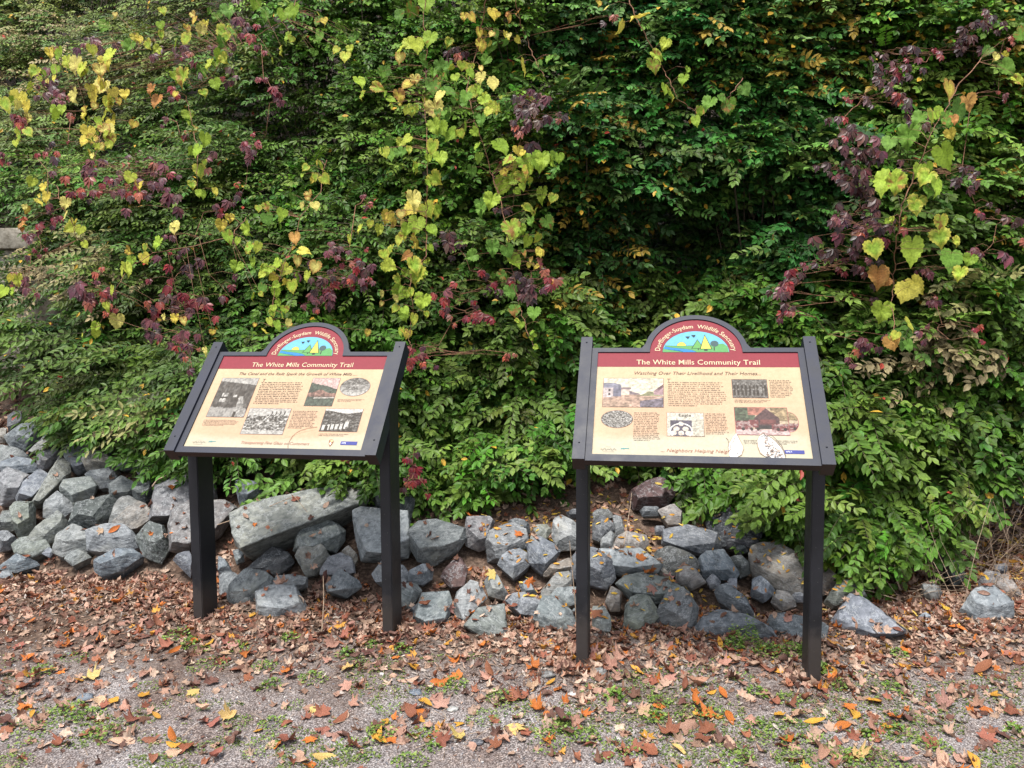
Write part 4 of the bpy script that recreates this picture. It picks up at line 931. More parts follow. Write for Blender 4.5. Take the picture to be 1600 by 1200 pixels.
while n_ind < 298 and tries < 8000:
    tries += 1
    px = rnd.uniform(5, 1595); py = rnd.uniform(925, 1195)
    dens = .45+.55*float(fbm(px/170, py/90, 31) > .47)
    if 1025 < py < 1120 and 60 < px < 760: dens *= .55
    if rnd.random() > dens: continue
    p = hit(px, py)
    rad = rnd.uniform(.032, .058)
    if any((p[0]-a)**2+(p[1]-b)**2 < (.42*(rad+c))**2 for a, b, c in SEEN): continue
    cn = rnd.choice(names); mi = rnd.choice([0, 1, 2, 2, 3, 3, 4, 6, 6, 7, 7, 4, 7, 10, 11, 9])
    if cn == 'golden yellow': mi = rnd.choice([8, 9, 0, 1]); rad *= .8
    add_fallen(p[0], p[1], cn, mi, rad, px, py, .22, tries) and (n_ind := n_ind+1)

# the uncountable litter: small leaves and chips
def scatter_litter(N, xr_, yfun, sizes, tmpl, pal, seed, rockp=.1, tilt=.35, lift=.004, keep=None):
    r = np.random.default_rng(seed); out = {}; k = 0; 
    while k < N:
        x = r.uniform(*xr_); y = yfun(x, r)
        k += 1
        if keep is not None and not keep(x, y, r): continue
        z, n, onr = drop(x, y)
        if onr and r.random() > rockp: continue
        ti = r.integers(len(tmpl)); c = lin(pal[r.integers(len(pal))])*r.uniform(.65, 1.15)
        n = np.array(n)+r.normal(0, tilt, 3); n[2] = abs(n[2]); a = r.uniform(0, 6.28); s = r.uniform(*sizes)
        out.setdefault(ti, []).append((x, y, z+lift+s*.1*r.random(), math.cos(a), math.sin(a), r.normal(0, .2), *nrmz(n), s, *c))
    parts = []
    for ti, L in out.items():
        L = np.array(L); X = L[:, 3:6]; N_ = L[:, 6:9]; X = X-(X*N_).sum(1, keepdims=True)*N_
        parts.append(inst(*tmpl[ti], L[:, :3], X, N_, L[:, 9], L[:, 10:13]))
    return parts
PB = [(196, 170, 150), (184, 156, 138), (172, 144, 124), (150, 118, 100), (176, 140, 122), (126, 90, 74), (100, 68, 58), (140, 86, 68), (184, 150, 130), (112, 82, 72), (152, 98, 74), (192, 160, 138), (164, 130, 114)]
PBO = PB+PB+[(192, 112, 52), (204, 148, 66)]
PY = [(214, 176, 70), (206, 150, 60), (180, 130, 70), (150, 104, 66), (222, 190, 96)]
PG = [(166, 156, 148), (190, 178, 168), (138, 124, 114), (170, 158, 146), (108, 88, 78), (136, 104, 86), (176, 150, 130), (92, 72, 62)]
toe = lambda x: float(np.interp(x, TX, TY))
chip = [oval(60+k, .9, .22) for k in range(3)]
parts = []
parts += scatter_litter(6500, (-3.6, 3.6), lambda x, r: r.uniform(2.3, 4.6), (.010, .04), MAP, PBO, 1, keep=lambda x, y, r: r.random() < .22+.78*(fbm(x*1.1, y*2.2, 77) > .5))
parts += scatter_litter(5200, (-3.8, 3.8), lambda x, r: toe(x)+r.normal(-.1, .2), (.014, .036), MAP+OVA, PBO, 2, .08)
parts += scatter_litter(9000, (-3.8, 3.8), lambda x, r: toe(x)+r.normal(-.22, .25), (.007, .024), chip+OVA[:2], PG+PG+PB, 3, .03, .5)
parts += scatter_litter(3500, (-4.2, 3.0), lambda x, r: toe(x)+r.uniform(-.05, .5), (.012, .034), MAP+OVA, PBO, 14, .05)
parts += scatter_litter(7000, (-4.6, 4.0), lambda x, r: toe(x)+r.uniform(-.05, 1.9)**1.0, (.016, .04), MAP+OVA, PB, 4, .07)
parts += scatter_litter(5200, (-.2, 3.8), lambda x, r: toe(x)+abs(r.normal(.35, .4)), (.012, .024), SMA, PY, 5, .14, .3)
parts += scatter_litter(3500, (1.5, 4.0), lambda x, r: toe(x)+r.uniform(-.5, 1.2), (.012, .036), OVA+SMA+chip, PB+PG+PY, 6, .05, .4)
parts += scatter_litter(5500, (-3.4, 3.4), lambda x, r: r.uniform(2.3, 3.8), (.003, .012), chip, PG+PB, 7, .05, .5)
POSTS = [(Matrix.Translation(s_.root.location) @ Matrix.Rotation(s_.root.rotation_euler[2], 4, 'Z')) @ Vector((k_*.506, .23, 0)) for s_ in (S0, S1) for k_ in (-1, 1)]
for k_, p_ in enumerate(POSTS):
    parts += scatter_litter(150, (p_.x-.14, p_.x+.14), lambda x, r: p_.y+r.normal(-.02, .09), (.012, .04), MAP+OVA+chip, PBO, 200+k_, .1, .6, .008, keep=lambda x, y, r: not (abs(x-p_.x) < .035 and abs(y-p_.y) < .075))
V, Fc, C = merge(parts)
tag(big('leaf_litter', V, Fc, M_dry, None, C, True), 'carpet of small brown and yellow leaf scraps over the ground and between the rocks', 'leaf litter', kind='stuff')

# gravel grains
ov, of = [], []
bm = bmesh.new(); bmesh.ops.create_icosphere(bm, subdivisions=1, radius=1); GV = np.array([v.co[:] for v in bm.verts]); GF = np.array([[v.index for v in f.verts] for f in bm.faces]); bm.free()
n = 17000; y = 2.2+2.0*rg.random(n)**1.25; x = rg.uniform(-3.6, 3.6, n); m = rg.random(n) < np.clip((np.interp(x, TX, TY)-.2-y)/.5, .03, 1); x = x[m]; y = y[m]; n = len(x)
s = rg.uniform(.0018, .0052, n)+.008*(rg.random(n) < .02)*rg.random(n)
pal = lin([(158, 152, 152), (184, 180, 178), (128, 122, 124), (146, 134, 130), (206, 202, 198), (150, 132, 126), (122, 124, 132)])
P = np.stack([x, y, gz(x, y)+s*.25], -1); A = rg.uniform(0, 6.28, n)
V, Fc, C = inst(GV, GF, P, np.stack([np.cos(A), np.sin(A), 0*A], -1), nrmz(np.array([0, 0, 1.])+rg.normal(0, .3, (n, 3))), np.stack([s*rg.uniform(.8, 1.5, n), s, s*.6], -1), pal[rg.integers(len(pal), size=n)]*rg.uniform(.75, 1.1, (n, 1)))
tag(big('gravel', V, Fc, M_dry, None, C), 'grey gravel grains over the near ground', 'gravel', kind='stuff')
# a few loose stones on the gravel
for k, (px, py, s_, lb) in enumerate([(650, 1085, .022, 'blue-grey pebble lying between the signs'), (707, 1110, .018, 'pale angular pebble on the gravel between the signs'), (133, 1092, .026, 'flat bluish pebble on the gravel left of the left sign'),
                                  (935, 1052, .03, 'half buried grey stone in front of the right sign left post'), (895, 1088, .016, 'small white quartz pebble in front of the right sign'), (855, 1057, .026, 'low grey stone left of the right sign, in brown leaves'), (745, 1163, .02, 'dark mottled pebble near the bottom edge of the photo'), (235, 1033, .01, 'tiny white pebble beside the left sign')]):
    p = hit(px, py); bm = bmesh.new(); bmesh.ops.create_icosphere(bm, subdivisions=3, radius=s_)
    for v in bm.verts: v.co = Vector((v.co.x*1.3, v.co.y, v.co.z*.55))*(1+.35*mnoise.noise(v.co/s_*1.3+Vector((k*4, 0, 0))))
    o = bm_obj('pebble', bm, M_rock, None, 40); o.location = (p[0], p[1], gz(p[0], p[1])+s_*.2); o.color = (*lin([(112, 122, 134), (190, 190, 186), (112, 122, 134), (130, 130, 128), (220, 218, 214), (120, 118, 116), (90, 90, 96), (222, 220, 216)][k]), 1)
    tag(o, lb, 'pebble')

# weeds
def weed_bm(seed, n, R_, H_, leafs):
    r = np.random.default_rng(seed); a = r.uniform(0, 6.28, n); q = R_*np.sqrt(r.random(n)); hh = H_*(1-(q/R_)**2)*r.uniform(.3, 1, n)+.003
    P = np.stack([q*np.cos(a), q*np.sin(a)*.8, hh], -1); b = r.uniform(0, 6.28, n)
    X = np.stack([np.cos(b), np.sin(b), r.normal(.1, .3, n)], -1); N_ = nrmz(np.array([0, 0, 1.])+r.normal(0, .45, (n, 3)))
    c = lin([(104, 140, 52), (128, 158, 66), (84, 118, 46), (150, 172, 84)])[r.integers(4, size=n)]*r.uniform(.75, 1.15, (n, 1))
    T, TF = oval(3, .5, .6)
    return inst(T*.5+np.array([.5, 0, 0]), TF, P, X, N_, r.uniform(*leafs, n), c)
WM = []
for k, (n, R_, H_, lf) in enumerate([(60, .035, .022, (.008, .016)), (110, .055, .025, (.007, .014)), (170, .075, .02, (.005, .011)), (40, .03, .03, (.012, .022)), (90, .05, .012, (.005, .009))]):
    V, Fc, C = weed_bm(k, n, R_, H_, lf); o = big('weed_clump', V, Fc, M_weed, None, C); WM.append(o.data); bpy.data.objects.remove(o)
WP = [(280,993,1),(455,998,0),(297,1007,0),(370,1013,1),(315,1018,0),(327,1040,2),(413,1043,1),(68,1050,1),(117,1028,4),(423,1073,0),(488,1062,1),(110,1113,1),(53,1147,2),(143,1123,1),(233,1073,4),(320,1103,4),(370,1133,2),(427,1133,1),(413,1167,2),(462,1103,4),(160,1150,1),(20,1193,2),
 (584,1010,0),(627,1016,0),(540,1025,3),(560,1035,4),(686,1080,2),(712,1069,1),(780,1092,1),(810,1107,2),(760,1122,2),(660,1150,1),(595,1147,1),(557,1172,2),(675,1172,0),(867,1142,1),(885,1127,0),(612,1110,4),(640,1193,1),
 (962,1092,3),(977,1057,4),(1003,1079,4),(1030,1098,1),(1093,1114,2),(1023,1123,0),(867,1160,2),(913,1153,1),(966,1175,2),(1156,1059,4),(1182,1083,0),(1185,1142,1),(1152,1188,1),(1405,1025,0),(1287,1050,3),(1312,1072,0),(1232,1095,1),(1237,1140,2),(1355,1152,3),(1405,1150,1),(1282,1165,2),(1462,1170,1),(1247,1187,2),(1370,1190,2),(1585,1145,3),(1432,1125,4),(1395,1077,0),(1300,1120,4),(1210,1165,2),(1320,1185,1)]
wn = ['small upright green weed tuft', 'low green weed clump', 'spreading green weed mat', 'broad leaved green weed', 'sparse dull green weed sprig']
for px, py, k in WP:
    p = hit(px, py); o = bpy.data.objects.new('weed_clump', WM[k]); col.objects.link(o); o.location = p; o.rotation_euler = (0, 0, rnd.uniform(0, 6.28)); s_ = rnd.uniform(1.1, 1.6); o.scale = (s_, s_, s_)
    h, v = where(px, py); wl = f'{wn[k]} {v}, {h}'
    if wl in used_l: wl = wl.replace('green', 'bright green' if s_ < 1.35 else 'large green', 1)
    if wl in used_l: bpy.data.objects.remove(o); continue
    used_l[wl] = 1; tag(o, wl, 'weed', 'weeds growing through the gravel')
# leafy chickweed mound by the biggest front stone
V, Fc, C = merge([weed_bm(50+k, 240, .075, h_, (.008, .016)) if False else (lambda q: (q[0]+np.array(off), q[1], q[2]))(weed_bm(50+k, 260, R_, h_, (.009, .017)))
                  for k, (off, R_, h_) in enumerate([((-.13, .05, 0), .05, .14), ((-.05, .06, 0), .055, .17), ((.02, 0, 0), .08, .06), ((.12, 0, 0), .09, .06), ((.2, .01, 0), .06, .05)])])
p = hit(1195, 1022); o = big('chickweed', V, Fc, M_weed, None, C); o.location = p; tag(o, 'bushy bright green weed mound against the biggest front stone', 'weed')
# fine moss and seedlings
mk = lambda x, y, r: fbm(x*1.9+3, y*3.3, 55) > .56
parts = []
r = np.random.default_rng(9); L = []
for k in range(26000):
    px = r.uniform(0, 1600); py = r.uniform(1040, 1200)
    g = fbm(px/120, py/45, 91); b = .54 if px < 900 else .48
    if 200 < px < 280 and py > 1170: g += .2
    if px > 1150 and px < 1450 and py > 1090: g += .12
    if g < b+.06: continue
    L.append((px, py))
L = np.array(L); d = ray(L[:, 0], L[:, 1]); Pm = np.array([0, 0, CH])+d*((CH+.05)/-d[:, 2])[:, None]; Pm[:, 2] = gz(Pm[:, 0], Pm[:, 1])+.004
n = len(Pm); a = r.uniform(0, 6.28, n); T, TF = oval(3, .5, .6)
c = lin([(112, 136, 62), (134, 150, 78), (96, 120, 56), (150, 160, 92)])[r.integers(4, size=n)]*r.uniform(.7, 1.1, (n, 1))
V, Fc, C = inst(T, TF, Pm, np.stack([np.cos(a), np.sin(a), r.normal(0, .3, n)], -1), nrmz(np.array([0, 0, 1.])+r.normal(0, .4, (n, 3))), r.uniform(.003, .0075, n), c)
tag(big('ground_moss', V, Fc, M_weed, None, C), 'fine green seedlings and moss over the gravel', 'moss', kind='stuff')

# dry stems
def stem_thing(pts, rad, label, name='dead_stem', mat=None, cat='stem'):
    V, Fc, _ = tubes([pts], [rad], 5); o = big(name, V, Fc, mat or M_twig, None, None, True, loc=pts[0]); return tag(o, label, cat)
def px_path(L, dy=0):
    out = []
    for px, py, Y in L: out.append(at(px, py, Y))
    P = np.array(out); t = np.linspace(0, len(P)-1, len(P)*4); return np.stack([np.interp(t, range(len(P)), P[:, k]) for k in range(3)], -1)
b = hit(505, 990); stem_thing(px_path([(503, 988, b[1]), (506, 940, b[1]+.02), (505, 900, b[1]+.05)]), .004, 'upright dead stalk in front of the rocks under the left sign')
b = hit(900, 1000); stem_thing(px_path([(902, 998, b[1]), (898, 930, b[1]+.0), (893, 880, b[1]+.02), (890, 845, b[1]+.05)]), .0028, 'thin dead stalk just left of the right sign left post')
stem_thing(px_path([(945, 930, 4.2), (968, 880, 4.3), (975, 850, 4.35), (985, 790, 4.6), (987, 770, 4.7)]), .003, 'reddish dead stalk crossing the long pale slab')
stem_thing(px_path([(340, 820, 4.75), (400, 800, 4.7), (460, 775, 4.65), (480, 800, 4.6)]), .003, 'dry bramble strand lying across the huge slab')
stem_thing(px_path([(238, 760, 5.0), (245, 750, 5.0), (262, 742, 5.0)]), .006, 'pale broken twig beside the largest mottled boulder')
stem_thing(px_path([(1490, 790, 4.5), (1486, 800, 4.4), (1458, 820, 4.35), (1458, 832, 4.33)]), .0035, 'short pale twig hanging below the right-hand shrub')
L = []; r = random.Random(4)
for k in range(150):
    px = r.uniform(1395, 1640); py = r.uniform(835, 945); a = hit(px, py); an = r.uniform(0, 3.14); ln = r.uniform(.08, .38); h = r.uniform(.0, .16)
    e = a+np.array([math.cos(an)*ln, -abs(math.sin(an))*ln*.5, h]); m_ = (a+e)/2+np.array([0, 0, r.uniform(0, .06)]); a = a+np.array([0, 0, .01]); L.append(np.array([a, m_, e]))
for k in range(34):
    px = r.uniform(1420, 1600); a = hit(px, r.uniform(850, 950)); e = a+np.array([r.uniform(-.25, .25), r.uniform(-.2, .1), r.uniform(.25, .6)]); L.append(np.array([a, (a+e)/2+np.array([r.uniform(-.05, .05), 0, .02]), e]))
V, Fc, _ = tubes(L, [r.uniform(.001, .0024) for _ in L], 3)
tag(big('dry_grass', V, Fc, M_twig), 'tangle of dry grass stems under the shrub at the right edge', 'dry grass', kind='stuff')
L = []
for k in range(420):
    px = r.uniform(0, 1600); py = r.uniform(930, 1195); a = hit(px, py); an = r.uniform(0, 3.14); ln = r.uniform(.02, .09); e = a+np.array([math.cos(an)*ln, math.sin(an)*ln, 0]); e[2] = gz(e[0], e[1])+r.uniform(.004, .02)
    a[2] += .006; L.append(np.array([a, (a+e)/2+np.array([0, 0, .004]), e]))
V, Fc, _ = tubes(L, [r.uniform(.0006, .0016) for _ in L], 3)
tag(big('straw_litter', V, Fc, M_twig), 'broken straws and twigs scattered on the ground', 'straw', kind='stuff')
# ------------------------------------------------------------------ shrubs
CP = np.array([(0,-250,11.5),(0,0,9.5),(0,100,8.6),(0,200,7.6),(0,300,6.8),(0,400,6.4),(0,450,6.1),(0,560,5.9),(0,640,5.6),(150,0,9.0),(150,150,7.7),(150,300,6.5),(150,430,5.95),(150,500,5.9),(150,580,5.5),(150,680,5.2),
 (300,-200,9.2),(300,0,8.0),(300,150,7.0),(300,300,6.2),(300,450,5.8),(300,600,5.2),(300,720,5.0),(450,450,5.7),(500,180,6.4),(430,90,6.3),(450,760,4.85),(600,-200,7.0),(600,0,6.4),(600,150,5.9),(600,300,5.7),(600,450,5.5),(600,600,5.1),(600,760,4.8),
 (800,-200,6.2),(800,0,5.7),(800,200,5.5),(800,400,5.45),(800,600,5.1),(800,700,4.85),(800,800,4.75),(1000,-200,6),(1050,0,5.4),(1000,200,5.4),(1060,390,5.95),(1050,500,5.6),(1050,600,5.2),(1050,740,4.95),
 (1180,380,5.7),(1180,500,5.1),(1150,800,4.6),(1300,-200,5.8),(1300,0,5.4),(1300,200,5.2),(1300,400,5.1),(1300,500,4.85),(1300,650,4.55),(1300,800,4.3),(1350,900,4.25),(1500,0,5.2),(1500,200,5.0),(1500,400,4.85),(1500,600,4.55),(1500,750,4.45),(1500,850,4.5),
 (1700,0,5.1),(1700,400,4.8),(1700,700,4.6),(1700,850,4.7),(1900,-200,5.4),(1900,400,4.8),(-250,-200,12),(-250,100,9),(-250,300,7.2),(-250,450,6.4),(-250,650,5.9)], float)
def Dp(px, py):
    px = np.asarray(px, float); py = np.asarray(py, float)
    d2 = ((px[..., None]-CP[:, 0])/1.0)**2+((py[..., None]-CP[:, 1])/1.0)**2+900; w_ = 1/d2**1.6
    return (w_*CP[:, 2]).sum(-1)/w_.sum(-1)
BX = [-250,0,100,170,250,330,400,500,550,600,640,700,760,800,900,990,1040,1090,1120,1180,1250,1300,1350,1410,1470,1520,1545,1600,1850]
BY = [670,640,660,690,730,740,752,765,785,765,790,825,805,790,775,750,745,800,810,830,850,880,905,885,870,820,770,750,760]
# (label, px, py, tint, base y offset)
SHR = [('hazy fine-leaved shrub high on the slope at the top left corner', 90, 60), ('shrub draped over the concrete wall at the left edge', 60, 350),
 ('feathery dark green shrub spreading low over the rocks at left, below the wall', 130, 590), ('olive tinged shrub below the top edge, mixed with purple creeper', 290, 170),
 ('shrub with arching sprays left of the left sign, behind crimson creeper', 300, 430), ('dark shrub at upper left of centre, with few vine leaves over it', 490, 130),
 ('dark green shrub filling the space above the left sign arch', 500, 400), ('low light green shrub showing beneath the left sign panel', 440, 720),
 ('shrub behind the yellowing vine that hangs right of the left sign', 650, 330), ('bright green shrub above the rocks midway between the two signs', 760, 690),
 ('deep green shrub at top centre with thin vine sprig in front', 960, 90), ('shaded shrub with small yellow leaves left of a dark hollow', 920, 330),
 ('dark green shrub reaching above the right sign arch from the hollow', 1090, 500), ('little shrub under the right sign panel, over the brown block', 1090, 760),
 ('shrub with yellow tipped sprays at upper right of centre', 1240, 120), ('glossy green shrub above the right end of the right sign', 1220, 370),
 ('broad shrub spilling to the ground at the right sign right post', 1370, 760), ('shrub with pale pinkish leaves right of the right sign', 1500, 580), ('shrub at the upper right corner behind maroon creeper and big vine leaves', 1520, 170)]
SXY = np.array([(a[1], a[2]) for a in SHR], float)
# leaf template
LT = np.array([(0, 0, 0), (.30, .19, .05), (.62, .21, .03), (1, 0, -.10), (.62, -.21, .03), (.30, -.19, .05), (.48, 0, -.02)])
LF = np.array([(0, 6, 2, 1), (6, 3, 3, 2), (0, 5, 4, 6), (6, 4, 3, 3)]); LF = np.array([(0, 6, 1), (1, 6, 2), (6, 3, 2), (0, 5, 6), (5, 4, 6), (6, 4, 3)])
def twigs(P0, D, NRM, L, leaf, base, r, pairs=9, droop=.22, narrow=1.0):
    """P0,D,NRM (n,3); L,leaf (n,); base colours (n,3)"""
    n = len(P0); m = pairs; t = (np.arange(m)+.7)/m
    Pn = P0[:, None]+D[:, None]*(L[:, None]*t)[..., None]; Pn = Pn+np.array([0, 0, -1.])*(droop*L[:, None]*t*t)[..., None]
    Pn = np.repeat(Pn[:, :, None], 2, 2); S = np.array([1., -1.])[None, None, :, None]
    side = np.cross(D, NRM)[:, None, None]
    fwd = D[:, None, None]+np.array([0, 0, -1.])*(2*droop*t)[None, :, None, None]
    ang = .62+.1*r.normal(size=(n, m, 2, 1)); X = fwd*ang+S*side*.8+r.normal(0, .16, (n, m, 2, 3)); X[..., 2] -= .12
    N_ = NRM[:, None, None]+r.normal(0, .24, (n, m, 2, 3))
    sz = leaf[:, None]*(1-.35*np.abs(t-.45)[None]*1.3)*1.0; sz = np.repeat(sz[..., None], 2, 2)*r.uniform(.75, 1.15, (n, m, 2))
    C = base[:, None, None]*r.uniform(.78, 1.22, (n, m, 2, 1))
    Pn = Pn.reshape(-1, 3); X = X.reshape(-1, 3); N_ = N_.reshape(-1, 3); sz = sz.ravel(); C = C.reshape(-1, 3)
    # end leaf
    Pe = P0+D*L[:, None]+np.array([0, 0, -1.])*(droop*L)[:, None]; Xe = D+np.array([0, 0, -1.])*2*droop
    Pn = np.concatenate([Pn, Pe]); X = np.concatenate([X, Xe]); N_ = np.concatenate([N_, NRM]); sz = np.concatenate([sz, leaf*.9]); C = np.concatenate([C, base])
    keep = r.random(len(Pn)) > .1
    X = nrmz(X); N_ = N_-(N_*X).sum(1, keepdims=True)*X; N_ = nrmz(N_)
    k = keep; S3 = np.stack([sz, sz*r.uniform(.85, 1.2, len(sz))*narrow, sz], -1)
    return Pn[k], X[k], N_[k], S3[k], C[k]
def Vp(px, py):
    d = Dp(px, py); return d+(fbm(np.asarray(px, float)/110, np.asarray(py, float)/75, 13)-.5)*.95*(d/5.5)
r = np.random.default_rng(77)
groups = {i: dict(P=[], X=[], N=[], S=[], C=[], tw=[], tr=[], hub=[]) for i in range(len(SHR))}
NC = 5000; made = 0
while made < NC:
    px = r.uniform(-200, 1780); py = r.uniform(-170, 915); by = float(np.interp(px, BX, BY))
    if py > by-14: continue
    D_ = float(Dp(px, py)); 
    if r.random() > (D_/7.2)**2+.28: continue
    if r.random() > .4 and (px < 0 or px > 1600 or py < -30): continue
    # gaps where the wall or a dark hollow shows
    if px < 100 and 470 < py < 650 and r.random() < (.96 if px < 62 else .6): continue
    if px < 45 and 340 < py < 412: continue
    if 45 < px < 140 and 440 < py < 515 and r.random() < .9: continue
    hollow = .62*np.exp(-(((px-1060)/100)**2+((py-375)/80)**2))+.55*np.exp(-(((px-520)/80)**2+((py-185)/60)**2))+.5*np.exp(-(((px-720)/60)**2+((py-470)/60)**2))+.5*np.exp(-(((px-920)/50)**2+((py-230)/40)**2))+.5*np.exp(-(((px-880)/60)**2+((py-560)/50)**2))+.7*np.exp(-(((px-1560)/60)**2+((py-800)/45)**2))+.7*np.exp(-(((px-800)/50)**2+((py-230)/40)**2))
    if r.random() < hollow*.8: continue
    layer = r.random(); relief = float(fbm(px/110, py/75, 13)-.5); gap = float(fbm(px/62, py/42, 99, 3))
    if gap < .46 and layer < .62 and r.random() < .8: layer = .9
    dep = D_+relief*.95*(D_/5.5)+ (abs(r.normal(0, .05)) if layer < .62 else r.uniform(.12, .42))
    made += 1
    gi = int(np.argmin(((SXY-np.array([px, py+0.0]))**2 @ np.array([1, 1.6]))))
    c3 = at(px, py, dep)
    if c3[1] > 7.0 and c3[2] < hz(c3[0], c3[1])+.05: continue
    # colours
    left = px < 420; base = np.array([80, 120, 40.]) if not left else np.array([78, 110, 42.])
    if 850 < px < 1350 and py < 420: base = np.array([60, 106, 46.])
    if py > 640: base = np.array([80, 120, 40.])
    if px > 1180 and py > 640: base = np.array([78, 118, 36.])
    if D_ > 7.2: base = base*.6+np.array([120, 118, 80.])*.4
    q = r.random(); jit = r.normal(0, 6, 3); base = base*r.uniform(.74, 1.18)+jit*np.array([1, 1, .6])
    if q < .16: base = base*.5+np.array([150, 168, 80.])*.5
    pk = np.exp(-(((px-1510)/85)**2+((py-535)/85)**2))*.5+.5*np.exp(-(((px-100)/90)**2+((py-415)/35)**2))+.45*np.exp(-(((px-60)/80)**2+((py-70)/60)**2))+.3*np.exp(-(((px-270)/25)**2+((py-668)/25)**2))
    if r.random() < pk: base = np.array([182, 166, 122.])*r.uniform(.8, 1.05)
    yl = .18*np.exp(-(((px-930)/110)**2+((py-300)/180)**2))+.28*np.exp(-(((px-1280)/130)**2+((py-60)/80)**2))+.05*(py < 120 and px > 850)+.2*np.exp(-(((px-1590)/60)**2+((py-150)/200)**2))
    base = (1.1 if py < 300 else .96)*base*(1-.22*np.exp(-(((px-500)/150)**2+((py-170)/110)**2))-.12*np.exp(-(((px-1010)/190)**2+((py-370)/140)**2))-.15*np.exp(-(((px-740)/130)**2+((py-500)/90)**2))+0)  # leaf colour darkened in soft spots, painted shade for the recesses
    nt_ = 7; az = r.uniform(-.95, .95, nt_)
    # outward direction with local comb
    lean = -.85 if px < 330 and py > 430 else (-.35 if px < 420 else (.15 if px < 900 else (-.55 if px > 1150 and py > 380 else 0.1)))
    side = lean+az*.95
    D3 = np.stack([side, -np.ones(nt_)*r.uniform(.45, .95), r.normal(-.02 if py < 600 else -.12, .22, nt_)], -1); D3 = nrmz(D3)
    nr = nrmz(np.array([0, -.85, .9])+r.normal(0, .28, (nt_, 3))); nr = nrmz(nr-(nr*D3).sum(1, keepdims=True)*D3)
    hero = r.random() < .085
    if hero: c3 = c3-np.array([0, .07, 0]); base = base*.62+np.array([128, 150, 72.])*.38
    P0 = c3+r.normal(0, .06, (nt_, 3))+np.array([0, .16, 0])-D3*.04
    sc_ = 1.0; lf = r.uniform(.056, .074)*(1.0 if py > 450 or px > 850 else .88)*(1.1 if (px > 1150 and py > 430) else 1)
    Ls = r.uniform(.17, .30, nt_)*(1.25 if px < 330 and py > 430 else 1)*(1.75 if hero else 1)
    if hero: D3 = nrmz(D3*np.array([1.5, .8, 1])+np.array([0, 0, .22]))
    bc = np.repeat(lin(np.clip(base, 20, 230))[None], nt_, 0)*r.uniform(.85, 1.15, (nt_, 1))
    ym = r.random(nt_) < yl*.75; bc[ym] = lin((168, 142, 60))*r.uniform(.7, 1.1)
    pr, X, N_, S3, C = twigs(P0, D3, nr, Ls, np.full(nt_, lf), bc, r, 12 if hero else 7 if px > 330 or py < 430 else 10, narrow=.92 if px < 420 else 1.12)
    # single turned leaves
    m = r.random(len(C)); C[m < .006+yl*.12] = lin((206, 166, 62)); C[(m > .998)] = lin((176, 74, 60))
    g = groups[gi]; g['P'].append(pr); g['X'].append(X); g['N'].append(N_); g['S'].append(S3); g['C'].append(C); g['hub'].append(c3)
    for k in range(nt_):
        t = np.linspace(0, 1, 4)[:, None]; g['tw'].append(P0[k]+D3[k]*Ls[k]*t+np.array([0, 0, -.22])*Ls[k]*t*t)
for gi, (lab, sx_, sy_) in enumerate(SHR):
    g = groups[gi]
    if not g['P']: continue
    hubs = np.array(g['hub']); c = hubs.mean(0); by_ = c[1]+.45; bx_ = c[0]
    bz = float(hz(bx_, by_)) if by_ > 7.1 else float(gm(bx_, min(by_, 6.7)))
    if by_ <= 7.1: by_ = min(by_, 6.7)
    root = empty('shrub', (bx_, by_, bz), lab, 'shrub', 'shrubs covering the bank')
    off = np.array([bx_, by_, bz])
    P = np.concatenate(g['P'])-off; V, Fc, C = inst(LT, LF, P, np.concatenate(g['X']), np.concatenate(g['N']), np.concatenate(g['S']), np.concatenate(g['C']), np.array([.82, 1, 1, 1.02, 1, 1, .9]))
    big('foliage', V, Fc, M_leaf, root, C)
    paths = [p-off for p in g['tw']]; rad = [.0018]*len(paths); rr_ = random.Random(gi)
    for h in hubs[::3]:
        s0 = np.array([rr_.uniform(-.35, .35), rr_.uniform(-.1, .15), 0]); e = h-off+np.array([0, .15, 0]); m1 = s0+(e-s0)*.45+np.array([rr_.uniform(-.12, .12), .14, .1+rr_.uniform(-.1, .15)])
        t = np.linspace(0, 1, 7)[:, None]; paths.append((1-t)**2*s0+2*t*(1-t)*m1+t*t*e); rad.append(rr_.uniform(.004, .010))
    V, Fc, _ = tubes(paths, rad, 3); big('branches', V, Fc, M_bark, root, None, True)
# deep inner growth that fills the shade behind the front sprays
n = 52000; px = r.uniform(-250, 1850, n); py = r.uniform(-250, 900, n); m = py < np.interp(px, BX, BY)-25; 
m &= ~((px < 66) & (py > 455) & (py < 645)); m &= ~((px < 30) & (py > 340) & (py < 410)); m &= ~((px > 50) & (px < 125) & (py > 450) & (py < 515)); px, py = px[m], py[m]; n = len(px)
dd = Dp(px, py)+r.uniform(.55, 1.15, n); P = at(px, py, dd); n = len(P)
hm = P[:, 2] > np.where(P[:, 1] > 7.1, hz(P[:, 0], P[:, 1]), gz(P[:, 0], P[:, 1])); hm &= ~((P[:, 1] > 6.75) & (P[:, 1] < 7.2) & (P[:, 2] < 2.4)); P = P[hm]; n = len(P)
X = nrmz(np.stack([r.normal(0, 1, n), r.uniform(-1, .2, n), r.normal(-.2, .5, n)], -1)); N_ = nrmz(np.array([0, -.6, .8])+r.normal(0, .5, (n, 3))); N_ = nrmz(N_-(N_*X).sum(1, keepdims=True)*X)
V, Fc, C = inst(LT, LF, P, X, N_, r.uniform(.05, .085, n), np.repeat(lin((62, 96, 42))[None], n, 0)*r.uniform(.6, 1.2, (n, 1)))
tag(big('inner_undergrowth', V, Fc, M_leaf, None, C), 'shaded inner leaves of the shrub bank', 'undergrowth', kind='stuff')
